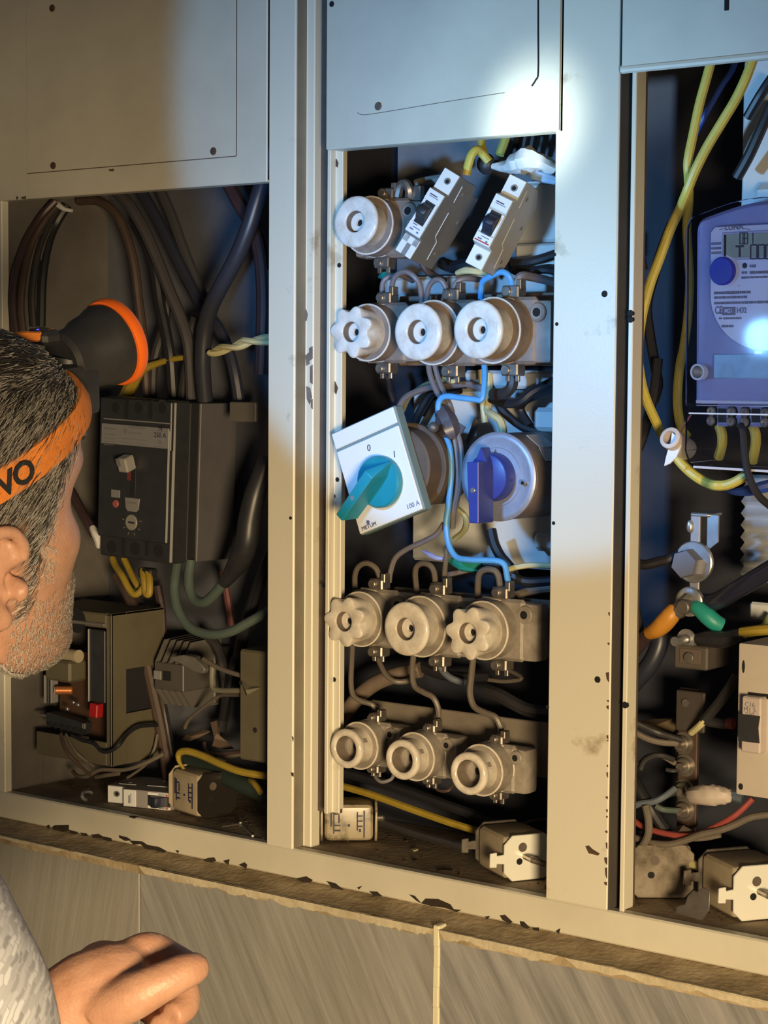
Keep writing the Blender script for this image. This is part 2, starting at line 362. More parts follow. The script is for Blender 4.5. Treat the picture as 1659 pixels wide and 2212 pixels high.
chips([[(661, 667), (665, 680), (662, 694), (658, 688)], [(668, 752), (675, 748), (675, 775), (668, 780)], [(670, 792), (675, 788), (675, 830), (670, 826)], [(662, 834), (670, 838), (674, 858), (669, 874), (663, 862)], [(660, 768), (667, 762), (669, 786), (662, 790)], [(672, 866), (675, 862), (675, 884), (672, 880)]], .0158, lp, CHB)
chips([[(724, 338), (731, 352), (729, 362), (724, 358)], [(723, 822), (730, 838), (726, 852), (722, 845)]], .0138, fl)
for q in ((733, 573), (729, 1036), (721, 1072), (722, 1468), (699, 1265)): hole(*q, .014, .0022, fl)
for q in ((1306, 635), (1291, 1468)): hole(*q, 0, .0028, rp)
chips([[(1265, 1828), (1272, 1826), (1280, 1834), (1296, 1844), (1292, 1848), (1272, 1843)]], 0, rp)
for y0, w, h_ in ((1322, 2, 9), (1388, 3, 6), (1452, 6, 22), (1512, 3, 5), (1524, 4, 9), (1588, 3, 9), (1598, 2, 4), (1652, 2, 5), (1668, 2, 12), (1720, 4, 6), (1748, 2, 7), (1762, 2, 5), (1794, 4, 6), (1820, 2, 14), (1852, 5, 16), (1874, 3, 24), (1905, 5, 8)):
    x0 = 1317-(y0-1260)*.011; chips([[(x0-w, y0+1), (x0+1, y0), (x0+1, y0+h_), (x0-w*.6, y0+h_*.7)]], 0, rp)
for q in ((1362, 677), (1362, 690), (1350, 1523)): hole(*q, .004, .0028, rf)
for q in ((1198, 550), (1203, 700), (1196, 1130), (1183, 1527), (628, 1119)): hole(*q, 0, .0016, rp if q[0] > 900 else lp)
chips([[(629, 1668), (634, 1670), (634, 1678), (630, 1675)], [(631, 1590), (634, 1594), (633, 1602)]], 0, lp)

# ================================================================== cover plates
def vslot(g, pts, y, w, dep=.0006):   # thin raised line following points in the plane y
    g.tube([V((p.x, y, p.z)) for p in pts], w, 5, 4)
cp = thing('cover_plate', 'large cream cover sheet with screwed inset panel above the black breaker', 'cover', (-.30, 0, 1.785)); o0 = V((-.30, 0, 1.785))
def kp(g, name, m, par, o):
    q = g.out(name, m); q.parent = par
    if par.type == 'EMPTY': q.location = -V(o)
    return q
zc = 1.783
cvp = kp(G().box(((-.85+xa-.0008)/2, -.0003, (zc+2.45)/2), (xa-.0008+.85, .0026, 2.45-zc), .0008), 'sheet', PAINT, cp, o0)
kp(G().box(((-.85+xa-.0008)/2, .006, zc+.001), (xa-.0008+.85, .012, .002)), 'folded_edge', PAINT, cp, o0)
i0, i1 = W(62, 375), W(513, 332)
ins = kp(G().box(((i0.x+i1.x)/2, -.0019, (i0.z+2.02)/2), (i1.x-i0.x, .0010, 2.02-i0.z), .0004), 'inset_panel', PAINT, cp, o0)
def seam(a, b, y, par, o, w=.0006, m=GROOVE):
    kp(G().cyl((a.x, y, a.z), (b.x, y, b.z), w, 6), 'seam', m, par, o)
seam(V((i0.x, 0, i0.z)), V((i1.x, 0, i0.z)), -.0016, cp, o0, .0007); seam(V((i1.x, 0, i0.z)), V((i1.x, 0, 2.02)), -.0016, cp, o0, .0007)
for px, py in ((116, 358), (462, 327), (114, 18)):
    p = W(px, py, -.0024); kp(G().cyl((p.x, -.0044, p.z), (p.x, -.002, p.z), .0036, 14, bev=.0008), 'screw', RUSTB, cp, o0)
for q in ([(415, 255), (430, 263), (438, 266), (436, 259), (441, 250), (439, 262), (434, 270)], [(445, 305), (449, 318), (450, 321), (446, 312)], [(33, 424), (38, 424), (38, 430), (34, 431)], [(43, 426), (55, 423), (54, 430), (47, 430)], [(232, 366), (245, 364), (244, 370), (236, 370)]):
    c = [W(a, b, -.0026) for a, b in q]
    kp(G().prism([(p.x, p.z) for p in c], 0, .0004, T=M(((1, 0, 0, 0), (0, 0, -1, -.0018 if q[0][1] < 360 and q[0][0] > 100 and q[0][0] != 232 else -.0013), (0, 1, 0, 0), (0, 0, 0, 1)))), 'scratch', GROOVE, cp, o0)

cp2 = thing('cover_plate', 'cream cover sheet with curved slot over the two tilted breakers', 'cover', (.05, 0, 1.81)); o2 = V((.05, 0, 1.81))
z2 = 1.8075; x20, x21 = W(710, 200, .002).x, W(1208.5, 200, -.002).x
kp(G().box(((x20+x21)/2, .0005, (z2+2.45)/2), (x21-x20, .005, 2.45-z2), .002, seg=2), 'sheet', PAINT, cp2, o2)
kp(G().box(((x20+x21)/2+.001, .008, z2+.0012), (x21-x20-.008, .014, .0024), .0008), 'folded_edge', PAINT, cp2, o2)
pts = [W(1163, -60, -.002), W(1163, 60, -.002), W(1163, 155, -.002), W(1158, 172, -.002), W(1149, 186, -.002)]
g = G(); vslot(g, pts, -.0018, .0010); kp(g, 'slot', HOLE, cp2, o2)
pts = [W(772, 243, -.002), W(785, 248, -.002), W(830, 242, -.002), W(950, 222, -.002), W(1090, 200, -.002)]
g = G(); vslot(g, pts, -.0016, .0006); kp(g, 'seam', PAINTD, cp2, o2)
p = W(818, 230, -.002); kp(G().cyl((p.x, -.0040, p.z), (p.x, -.0018, p.z), .0036, 16, bev=.0008), 'screw', GROOVE, cp2, o2)
p = W(717, 9, -.002); kp(G().cyl((p.x, -.0026, p.z), (p.x, -.0018, p.z), .0026, 12), 'screw_hole', HOLE, cp2, o2)
kp(G().box((x21+.0012, .001, (z2+2.45)/2), (.0018, .002, 2.45-z2)), 'gap_strip', HOLE, cp2, o2)

cp3 = thing('cover_plate', 'cream cover sheet with rolled lower lip above the electricity meter', 'cover', (.45, 0, 1.853)); o3 = V((.45, 0, 1.853))
z3 = 1.8535; x30 = W(1345, 100, -.002).x
kp(G().box(((x30+.80)/2, -.001, (z3+2.45)/2), (.80-x30, .006, 2.45-z3), .002, seg=2), 'sheet', PAINT, cp3, o3)
kp(G().tube([(x30+.002, -.001, z3-.0005), (.3, -.0015, z3-.0012), (.8, -.0015, z3-.0012)], .0036, 10, 2), 'rolled_lip', PAINT, cp3, o3)
kp(G().box((x30-.0012, -.0005, (z3+2.45)/2), (.0016, .003, 2.45-z3)), 'gap_strip', HOLE, cp3, o3)
p = W(1570, 6, -.004); kp(G().box((p.x, -.0042, p.z), (.004, .001, .012), .0004), 'slot', HOLE, cp3, o3)

# ================================================================== boards inside
def board(px0, py0, px1, py1, y, th, m, label, name='mounting_plate', bev=.001, tilt=0, pz=None):
    a = W(px0, py0, y); b = W(px1, py1, y); c = (a+b)/2
    t = thing(name, label, 'plate', (c.x, y+th, min(a.z, b.z)), M.Rotation(tilt, 3, 'Y'))
    q = G().box((0, -th/2, abs(a.z-b.z)/2), (abs(b.x-a.x), th, abs(a.z-b.z)), bev).out('panel', m, t)
    return t
# ================================================================== screw-in fuse holders
def ring_tori(g, r, z, w, n=40):
    g.lathe([(r-w, z-w*.2), (r-w*.3, z-w), (r+w*.5, z-w*.5), (r+w*.5, z+w*.5), (r-w*.3, z+w), (r-w, z+w*.2), (r-w, z-w*.2)], n)
def cap_out(g, m, t):
    top = max((f for f in g.b.faces if len(f.verts) > 20), key=lambda f: f.calc_center_median().z, default=None)
    if top is not None: g.b.faces.remove(top)
    return g.out('cap', m, t, ang=50)
def fuse(name, label, pos, kind='flat', D=50, cer=CER, body=CERB, colm=None, group=None, rot=None, top=True, neck=0):
    s = D/50.0; mm = .001
    t = thing(name, label, 'fuse', pos, rot if rot is not None else WALLROT, group)
    R_ = 25*s*mm
    f = lambda L: [(r*s*mm, z*s*mm) for r, z in L]
    if kind == 'flat':
        prof = f([(0, -34), (20.5, -34), (21, -32), (21, -10), (22.5, -7), (24.6, -5), (25, -3.4), (24.6, -1.4), (23, -.3), (21, 0), (11.2, 0), (10.7, -.3), (10.4, -1), (10.35, -1.6)])
        bore = f([(10.4, -1), (10.2, -8), (9.4, -8.2)]); floor = f([(9.7, -8.2), (3.6, -8.0), (3.2, -9), (3, -13), (0, -13)])
        cap = cap_out(G().lathe(prof, 44), cer, t)
        G().lathe(f([(0, -12.6), (2.9, -12.6), (2.9, -10), (0, -9.8)]), 14).out('sight_hole', HOLE, cap)
        dz, rc, ri = -24, 28.5, 22.3
    elif kind == 'star':
        prof = f([(0, -34), (20.5, -34), (21, -32), (21.5, -20), (22.5, -15), (23.6, -9), (24.5, -5), (25, -2), (24.6, -.5), (23.6, 0), (10.4, 0), (9.9, -.3), (9.6, -1), (9.55, -1.6)])
        bore = f([(9.6, -1), (9.4, -8), (8.6, -8.2)]); floor = f([(8.9, -8.2), (3.6, -8.0), (3.2, -9), (3, -13), (0, -13)])
        def fn(a, r, z):
            if r < 12*s*mm: return r
            fz = min(1, max(0, (z/(s*mm)+17)/15)); q = (.5+.5*math.cos(7*a+.5))
            return r*(1-.235*fz*q**1.25)
        cap = cap_out(G().lathe(prof, 98, fn=fn), cer, t)
        G().lathe(f([(0, -12.6), (2.9, -12.6), (2.9, -10.2), (0, -10)]), 14).out('sight_hole', HOLE, cap)
        dz, rc, ri = -26, 27.5, 22.3
    else:                                                # small capped type
        prof = f([(0, -44), (23, -44), (23, -13), (23.6, -11), (25, -8), (25.6, -5), (25, -2), (23.2, -.3), (21, 0), (18.5, -.3), (16.6, -1.6), (16.2, -3)])
        bore = f([(16.2, -2.6), (15, -12), (14.2, -18), (12.5, -19.5)]); floor = f([(13, -19.4), (5, -20.2), (4.4, -22), (4.2, -25), (0, -25)])
        cap = cap_out(G().lathe(prof, 44), cer, t)
        G().lathe(f([(0, -24.6), (4, -24.6), (4, -22.5), (0, -22.2)]), 14).out('sight_hole', HOLE, cap)
        for a in (.5, 2.6, 4.7):
            G().box((22.9*s*mm*math.cos(a), 22.9*s*mm*math.sin(a), -16*s*mm), (.0012, .004, .006), .0003, rot=M.Rotation(a, 3, 'Z')).out('key_notch', body, cap)
        dz, rc, ri = -29, 31, 25.5
    bm_ = G(); n_ = 36
    for (ra_, za_), (rb_, zb_) in zip(bore[:-1], bore[1:]):
        A__ = [bm_.b.verts.new((ra_*math.cos(2*pi*i/n_), ra_*math.sin(2*pi*i/n_), za_)) for i in range(n_)]; B__ = [bm_.b.verts.new((rb_*math.cos(2*pi*i/n_), rb_*math.sin(2*pi*i/n_), zb_)) for i in range(n_)]
        for i in range(n_): bm_.b.faces.new((A__[i], B__[i], B__[(i+1) % n_], A__[(i+1) % n_]))
    bm_.out('bore', BORE, cap)
    fl_ = G().lathe(floor, 36); [fl_.b.faces.remove(q) for q in list(fl_.b.faces) if len(q.verts) > 20]; fl_.out('sight_glass', cer if kind != 'small' else CERD, cap)
    w = 20 if kind != 'small' else 26
    col = G().lathe(f([(ri, dz), (rc-.8, dz), (rc, dz-1), (rc, dz-w+1), (rc-1.2, dz-w), (ri-4, dz-w), (ri-4, dz-w+3), (ri, dz-w+6), (ri, dz)]), 44).out('collar', colm or body, t)
    g = G(); ring_tori(g, rc*s*mm-.0004, (dz-.6)*s*mm, .0012); g.out('collar_rim', cer, col)
    g = G(); ring_tori(g, rc*s*mm-.0001, (dz-w+1.5)*s*mm, .0012); g.out('collar_rim', cer, col)
    zb = (dz-w)*s*mm
    base = G().box((.010*s, -.001, zb-.009), (.070*s+.004, .054*s, .020), .004, seg=2)
    base.box((.008*s, .0, zb-.001), (.050*s, .058*s, .008), .003)
    base.cyl((.034*s, .0155*s, zb-.004), (.034*s, .0155*s, zb+.0035), .0085*s, 18, bev=.001)
    base = base.out('base', body, t)
    G().cyl((.034*s, .0155*s, zb+.002), (.034*s, .0155*s, zb+.0040), .0038*s, 14).out('bolt_hole', HOLE, base)
    g = G(); g.lathe([(.0040*s, .0), (.0056*s, .0), (.0056*s, .0008), (.0040*s, .0008), (.0040*s, 0)], 18, M.Translation((.034*s, .0155*s, zb+.0032))); g.out('hole_rim', CERD, base)
    for sg in (1, -1):
        if sg == 1 and not top: continue
        c = G().box((.006*s, sg*.0335*s, zb-.004), (.017*s, .011*s, .014), .0012)
        if sg < 0: c.box((.012*s, sg*.040*s, zb-.002), (.004, .008*s, .003), .0005); c.box((.002*s, sg*.040*s, zb-.002), (.004, .008*s, .003), .0005)
        else: c.box((.013*s, .040*s, zb-.004), (.005, .009*s, .009), .0006)
        c = c.out('terminal_clamp', BRASS, t)
        q = G().cyl((.003*s, sg*.034*s, zb+.002), (.003*s, sg*.034*s, zb+.0055), .0044*s, 14, bev=.0006).out('clamp_screw', BRASS, c)
    return t
yf = .004
FG = 'screw-in fuse holders in the middle compartment'
F1 = fuse('fuse_holder', 'lone upper white flat-capped fuse beside the grey-sided breaker', W(766, 478, .0), 'flat', 47, rot=WALLROT @ M.Rotation(rad(-5), 3, 'X') @ M.Rotation(rad(4), 3, 'Y'), body=CERB, top=True, group=FG)
F2a = fuse('fuse_holder', 'white seven-lobed star-cap fuse beside the flat-capped ones under the breakers', W(757, 717, yf), 'star', 48, cer=CER, group=FG)
F2b = fuse('fuse_holder', 'white flat-capped fuse in the middle of the row under the breakers', W(900, 717, yf), 'flat', 51, group=FG)
F2c = fuse('fuse_holder', 'white flat-capped fuse with blue wire passing behind it', W(1030, 712, yf), 'flat', 51, group=FG)
F3a = fuse('fuse_holder', 'dusty lobed-cap fuse closest to the post under the teal switch', W(742, 1343, yf), 'star', 47, cer=CERC, body=CERD, group=FG)
F3b = fuse('fuse_holder', 'dusty flat-capped fuse between two star-capped ones', W(875, 1359, yf), 'flat', 49, cer=CERC, body=CERD, group=FG)
F3c = fuse('fuse_holder', 'dusty sharp-pointed star-cap fuse below the navy rotary switch', W(1009, 1368, yf), 'star', 48, cer=CERC, body=CERD, group=FG)
F4a = fuse('fuse_holder', 'small cream hollow-capped fuse, first of the lowest row from the post', W(745, 1618, yf), 'small', 36, cer=CERC, body=CERD, group=FG)
F4b = fuse('fuse_holder', 'small cream hollow-capped fuse in the middle of the lowest row', W(866, 1642, yf), 'small', 36, cer=CERC, body=CERD, group=FG)
F4c = fuse('fuse_holder', 'small cream hollow-capped fuse at the far end of the lowest row', W(1009, 1672, yf), 'small', 37.5, cer=CERC, body=CERD, group=FG)

# mounting boards behind the rows
board(862, 640, 1260, 790, .082, .004, CERB, 'dull brown rail behind the fuse row with the blue wire')
board(850, 1268, 1300, 1432, .080, .005, BOARD, 'tan board carrying the dusty star-capped fuses')
board(800, 1512, 1300, 1700, .078, .005, BOARD, 'tan board carrying the lowest small fuses')
board(1098, 395, 1290, 522, .095, .006, BACKL, 'pale plate behind the white tilted breaker', bev=.004)
board(1112, 528, 1290, 572, .088, .006, BACKL, 'narrow pale plate under the white tilted breaker', bev=.002)
board(1000, 800, 1290, 842, .10, .006, BACKL, 'long pale rail below the flat-capped fuses', bev=.003)
board(890, 838, 1290, 1240, .12, .006, BACKL, 'big pale sheet behind the two rotary switches', bev=.003)
board(1150, 880, 1290, 935, .095, .008, BACKL, 'pale block beside the metal switch body', bev=.004)
board(1150, 1150, 1290, 1200, .10, .008, BACKL, 'pale block below the metal switch body', bev=.004)
board(830, 600, 1290, 645, .115, .005, BACKL, 'pale strip seen through the grey wire loops', bev=.003)

board(858, 296, 1290, 590, .138, .004, mat('dull_back_sheet', (.24, .25, .27), .6, var=.3, scale=15), 'dull grey back sheet seen past the tilted breakers', bev=.001)
# ================================================================== miniature circuit breakers
def mcb(label, pos, rot, name='circuit_breaker', side=GREYP, front=WHITE, variant=0, group=None, toggle_y=-.004):
    t = thing(name, label, 'breaker', pos, rot, group); h = .00875
    TX = M(((0, 0, 1, 0), (1, 0, 0, 0), (0, 1, 0, 0), (0, 0, 0, 1)))      # prism xy -> local yz, thickness along x
    O = [(-.0425, -.058), (-.0425, -.010), (-.0245, -.010), (-.0225, -.001), (.0225, -.001), (.0245, -.010), (.0425, -.010), (.0425, -.046), (.030, -.064), (-.026, -.064)]
    if variant == 0:
        O = [(-.0425, -.056), (-.0425, -.006), (-.024, -.006), (-.0225, -.001), (.021, -.001), (.0225, -.006), (.0425, -.006), (.0425, -.046), (.034, -.050), (.034, -.064), (-.022, -.064), (-.030, -.056)]
    case = G().prism(O, -h, h, TX, bev=.0006).out('case', side, t)
    y0 = toggle_y
    def plate(ya, yb, z, nm='front_panel', m=front, w=2*h-.0008, x=0):
        return G().box((x, (ya+yb)/2, z), (w, abs(yb-ya), .0012), .0003).out(nm, m, case)
    zt = -.0058 if variant == 0 else -.0098
    if variant == 0:
        plate(.0228, .0423, zt)
        for a, b, xx in ((-.0423, -.0245, -.0055), (-.0423, -.0245, .0055)): plate(a, b, zt, w=.0062, x=xx)
        plate(-.031, -.0245, zt)
    else:
        plate(.0250, .0423, zt); plate(-.0423, -.0250, zt)
    plate(-.0222, -.012, -.0006); plate(.010, .0207 if variant == 0 else .0222, -.0006)
    yc = y0+.003
    for sx in (-1, 1): plate(yc-.011, yc+.011, -.0006, w=.0028, x=sx*.0066)
    G().box((0, yc, -.0004), (.0106, .0215, .0012), .0003).out('toggle_recess', BLACKD, case)
    tg = G().prism([(-.009, 0), (.009, 0), (.007, .004), (.0035, .0095), (-.0015, .0100), (-.004, .005)], -.005, .005, M.Translation((0, y0+.003, 0)) @ TX, bev=.0007).out('toggle', BLACKP if variant != 1 else NAVY, t)
    for yy in (.033, -.0335):
        if variant == 0 and yy < 0: continue
        q = G().lathe([(.0014, .0004), (.0030, .0004), (.0030, .0016), (.0022, .0016), (.0014, .0004)], 16, M.Translation((.001, yy, zt))).out('screw_rim', GREYP, case)
        G().cyl((.001, yy, zt+.0002), (.001, yy, zt+.0010), .0024, 14).out('screw_hole', HOLE, case)
    for k, (xx, yy, w, hh) in enumerate(((-.001, .0165, .008, .0009), (.000, .0148, .010, .0006), (-.002, -.0135, .005, .0009), (.001, -.0160, .008, .0007), (-.003, -.0185, .004, .0012), (.004, -.0190, .002, .0016))):
        G().box((xx, yy, .0001), (w, hh, .0003)).out('print', INKG if k else INK, case)
    if variant == 1: G().box((0, -.0205, .0002), (.0145, .0010, .0004)).out('red_stripe', RED, case)
    for yy, zz in ((.030, -.030), (-.028, -.045), (.006, -.052)):
        G().cyl((h-.0002, yy, zz), (h+.0006, yy, zz), .0020, 12).out('rivet', GREYP, case)
    for ya, za, yb, zb in ((.036, -.020, .020, -.022), (.010, -.024, -.014, -.026), (-.014, -.026, -.018, -.034), (-.018, -.034, -.036, -.036)):
        G().cyl((h+.0001, ya, za), (h+.0001, yb, zb), .0004, 5).out('case_joint', WHITE, case)
    return t
MG = 'miniature circuit breakers'
rotA = camrot((-.40, .07, .91), (.50, .84, .2))
mcb('slim grey-sided breaker hanging tilted beside the lone upper fuse', W(918, 458, .010), rotA, variant=0, side=GREYP, group=MG)
rotB = camrot((-.34, .03, .94), (.44, .87, .15))
mcb('bright white breaker with red stripe hanging tilted in the lamp beam', W(1064, 476, .010), rotB, variant=1, side=mat('breaker_side', (.50, .48, .44), .5, var=.1), front=WHITE, group=MG, toggle_y=-.006)

# ================================================================== white rotary switch with teal handle
ys = -.004; ctr = W(817, 1014, ys)
SR = WALLROT @ M.Rotation(rad(20.6), 3, 'Z')
sw = thing('rotary_switch', 'white square rotary switch with teal handle hanging crooked', 'switch', ctr, SR)
SI = (M.Translation(ctr) @ SR.to_4x4()).inverted()
def sl(px, py, z): # local point of the switch at height z above its face
    o_ = SI @ CP; q = SI @ (CP+ray(px, py)); dd = q-o_; return o_+dd*((z-o_.z)/dd.z)
cs = [sl(*q, 0) for q in ((713, 945), (846, 872), (914, 1094), (782, 1159))]
hw = (cs[1].x-cs[0].x+cs[2].x-cs[3].x)/4; hh = (cs[0].y-cs[3].y+cs[1].y-cs[2].y)/4
cx0 = sum(c.x for c in cs)/4; cy0 = sum(c.y for c in cs)/4
G().box((cx0, cy0, -.0075), (2*hw+.0012, 2*hh+.0012, .012), .0012).out('frame', TEALG, sw)
yg = cy0+hh-.0165
G().box((cx0, (cy0+hh+yg+.0009)/2, -.0007), (2*hw-.0012, cy0+hh-yg-.0016, .0024), .0007).out('face_strip', WHITEG, sw)
fp = G().box((cx0, (cy0-hh+yg-.0009)/2, -.0007), (2*hw-.0012, yg-cy0+hh-.0016, .0024), .0007).out('face_plate', WHITEG, sw)
def sprint(s, px, py, size, m=INK, ang=-20.6, dep=.0002):
    p = sl(px, py, .0006); g = G(); text_geo(g, s, size, M.Translation(p) @ M.Rotation(rad(ang), 4, 'Z'), dep); g.out('print', m, fp, smooth_=False)
sprint('0', 797, 968, .0085, ang=-14); sprint('1', 852, 982, .0085, ang=-14); sprint('100 A', 892, 1091, .0062, INKG, ang=0)
sprint('METUM', 797, 1137, .0052, INK, ang=0)
p = sl(795, 1128, .0006); G().cyl(p, p+V((0, 0, .0003)), .0019, 16).out('round_emblem', INKG, fp)
kc = sl(815, 1041, .008)
G().lathe([(0, .0), (.0225, .0), (.0235, .0012), (.0235, .0065), (.0220, .0085), (0, .0092)], 44, M.Translation((kc.x, kc.y, .0004))).out('knob', TEAL, sw)
ta = sl(847, 994, .009); te = sl(764, 1114, .009)
dv = (te-ta); dv.z = 0; L_ = dv.length; ex = dv.normalized(); ey = V((-ex.y, ex.x, 0))
HT = M(((ex.x, ey.x, 0, ta.x), (ex.y, ey.y, 0, ta.y), (0, 0, 1, .004), (0, 0, 0, 1)))
g = bmesh.new(); wd_ = .0058
vv = [(0, 0, .003), (.014, -wd_, .003), (.014, wd_, .003), (.016, -wd_*.9, .026), (.016, wd_*.9, .026), (L_, -wd_*.8, .004), (L_, wd_*.8, .004), (L_+.001, -wd_*.75, .026), (L_+.001, wd_*.75, .026), (0.001, 0, .006)]
vs = [g.verts.new(v) for v in vv]
for f in ((0, 1, 2), (9, 4, 3), (0, 9, 3, 1), (0, 2, 4, 9), (1, 3, 7, 5), (2, 6, 8, 4), (3, 4, 8, 7), (5, 7, 8, 6), (1, 5, 6, 2)): g.faces.new([vs[i] for i in f])
bmesh.ops.recalc_face_normals(g, faces=g.faces); bmesh.ops.bevel(g, geom=g.edges[:], offset=.0006, segments=1, affect='EDGES')
hd = G().merge(g, HT).out('handle', TEAL, sw)
p = HT @ V((L_*.66, 0, .026)); G().cyl(p-V((0, 0, .0005)), p+V((0, 0, .0003)), .0022, 12).out('dimple', TEALG, hd)
bd = G().cyl((.010, -.002, -.085), (.010, -.002, -.014), .036, 36, bev=.002)
bd.cyl((.010, -.002, -.040), (.010, -.002, -.034), .040, 36, bev=.001).out('body', GROOVE, sw)
G().ball((.050, .022, -.030), .0050).out('stud', DSTEEL, sw)

# ================================================================== round metal rotary switch
yd = .030; dc = W(1074, 1030, yd)
s2 = thing('rotary_switch', 'round metal rotary switch with navy handle and brown drum body', 'switch', dc, WALLROT)
G().lathe([(0, -.004), (.038, -.004), (.0395, -.003), (.0395, -.0012), (.038, 0), (.0355, .0008), (.034, .0004), (.026, .0004), (.0255, .0012), (0, .0012)], 56).out('disc', mat('brushed_disc', (.40, .42, .52), .48, .55, var=.25, scale=70), s2)
bo = G().lathe([(0, -.075), (.0375, -.075), (.0385, -.074), (.0385, -.006), (.037, -.004), (0, -.004)], 48).out('body', mat('brown_drum', (.23, .18, .15), .5, var=.4, scale=30), s2)
g = G()
for k, (aa, za, w, h_) in enumerate(((.95, -.035, .018, .026), (.55, -.030, .014, .018), (.1, -.050, .016, .014))):
    g.box((0, 0, 0), (.0006, w, h_), .0002, T=M.Rotation(aa, 4, 'Z') @ M.Translation((.0388, 0, za)))
g.out('paper_label', mat('old_label', (.55, .52, .5), .7, var=.4, scale=60), bo)
G().cyl((.029, -.004, .001), (.029, -.004, .0055), .0022, 12).out('pin', STEEL, s2)
G().cyl((.030, -.004, .0050), (.030, -.004, .0060), .0015, 12).out('pin_hole', HOLE, s2)
G().lathe([(0, 0), (.0215, 0), (.0215, .010), (.0200, .013), (.019, .0135), (0, .0135)], 44, M.Translation((-.0015, .0, .0012))).out('knob', SWBLUE, s2)
SI2 = (M.Translation(dc) @ WALLROT.to_4x4()).inverted()
def sl2(px, py, z):
    o_ = SI2 @ CP; q = SI2 @ (CP+ray(px, py)); dd = q-o_; return o_+dd*((z-o_.z)/dd.z)
A_, B_, C_, D_ = (sl2(*q, .036) for q in ((1008, 998), (1033, 997), (1033, 1131), (1013, 1130)))
ap = sl2(1062, 975, .016)
h2 = G().prism([(A_.x, A_.y), (D_.x, D_.y), (C_.x, C_.y), (B_.x, B_.y)], .012, .036, bev=.0007)
h2.prism([(A_.x, A_.y-.001), (A_.x, A_.y-.004), (B_.x, B_.y-.004), (B_.x, B_.y), ((A_.x+B_.x)/2, ap.y+.004)], .010, .024, bev=.0007)
h2 = h2.out('handle', SWBLUE, s2)
p = (A_+B_+C_+D_)/4+V((0, .002, 0)); G().cyl((p.x, p.y, .0355), (p.x, p.y, .0372), .0026, 14, bev=.0004).out('handle_screw', STEEL, h2)

# ================================================================== wires of the middle compartment
wire('E5', [(1288, 1150, .056), (1286, 1095, .050), (1262, 1040, .046), (1215, 1018, .046), (1150, 1045, .048), (1098, 1078, .052), (1085, 1130, .056), (1083, 1230, .062), (1090, 1420, .068), (1103, 1600, .060), (1108, 1690, .055), (1100, 1800, .050), (1085, 1850, .048), (1040, 1848, .046), (950, 1838, .044), (860, 1828, .044), (818, 1850, .044), (804, 1910, .044), (825, 2000, .046), (860, 2100, .046), (880, 2170, .044), (890, 2290, .044), (884, 2410, .044), (868, 2560, .046), (856, 2660, .046), (872, 2790, .046), (920, 2873, .046), (1000, 2893, .046), (1100, 2896, .048), (1185, 2900, .050), (1235, 2925, .052), (1252, 2995, .054), (1264, 3070, .056)], 2.8, WBL, 'insulated_wire', 'long bright blue wire winding down past the metal rotary switch', n=10)
JG = 'short grey wire loops on the fuse terminals'
def jumper(c, pts, label, r=2.6, m=WG): wire(c, pts, r, m, 'jumper_wire', label, group=JG)
jumper('E5', [(503, 1175, .055), (508, 1085, .050), (545, 1030, .048), (600, 1018, .048), (655, 1055, .050), (688, 1120, .054), (698, 1260, .060)], 'grey wire arching from the star-cap fuse clamp to its flat-capped neighbour')
jumper('E5', [(438, 1175, .060), (444, 1090, .058), (480, 1052, .06), (560, 1040, .07), (640, 1075, .09)], 'grey wire hooked behind the first arch over the star-cap fuse')
jumper('E5', [(728, 1245, .060), (738, 1130, .054), (775, 1075, .052), (820, 1072, .052), (850, 1110, .054), (858, 1165, .056)], 'grey wire looped over the middle flat-capped fuse clamp')
jumper('E5', [(902, 1165, .055), (912, 1100, .052), (950, 1068, .054), (1010, 1062, .062), (1090, 1072, .08)], 'grey wire running from the middle clamp towards the blue wire')
jumper('E5', [(1310, 1150, .055), (1318, 1080, .053), (1350, 1045, .055), (1420, 1052, .068), (1560, 1085, .09)], 'thick grey wire beside the blue arch near the post', 4.0)
jumper('E6', [(265, 1530, .060), (262, 1400, .052), (290, 1335, .050), (345, 1318, .050), (400, 1352, .052), (430, 1430, .056)], 'dusty wire loop over the star-capped fuse closest to the post', 2.7, WGT)
jumper('E6', [(668, 1520, .062), (655, 1380, .054), (680, 1325, .052), (740, 1325, .052), (776, 1372, .054), (786, 1460, .056)], 'dusty wire loop over the dusty flat-capped fuse', 2.7, WGT)
jumper('E6', [(1062, 1560, .062), (1066, 1410, .054), (1100, 1362, .052), (1165, 1362, .052), (1196, 1400, .054), (1210, 1490, .056)], 'dusty wire loop over the sharp-pointed star-cap fuse', 2.9, WGT)
IG = 'loose wires of the middle compartment'
def iw(c, pts, r, m, label, name='insulated_wire', d=.08, n=8): return wire(c, pts, r, m, name, label, group=IG, d=d, n=n)
iw('E6', [(735, -30, .062), (750, 80, .058), (785, 180, .056), (830, 255, .055), (870, 330, .055), (890, 420, .056)], 2.7, WG, 'grey wire dropping from the flat-capped fuse into the black tape')
iw('E6', [(782, 20, .064), (805, 120, .062), (845, 215, .060), (885, 300, .058), (905, 400, .058)], 2.7, WG, 'second grey wire running beside the first into the black tape')
iw('E6', [(905, 470, .052), (922, 600, .050), (932, 740, .050), (925, 860, .050), (903, 970, .052), (897, 1080, .056)], 2.4, WG, 'grey wire leaving the tape close against the blue wire')
iw('E6', [(930, 465, .052), (952, 560, .050), (958, 680, .050), (945, 820, .050), (922, 930, .052), (905, 1010, .056), (900, 1090, .058)], 2.4, WG, 'outer grey wire leaving the tape beside the navy handle')
tg_ = G().tube(path('E6', [(820, 310, .050), (850, 370, .049), (880, 440, .049), (905, 505, .050)]), [.007, .0095, .0105, .006], 7, 3, rough=.10)
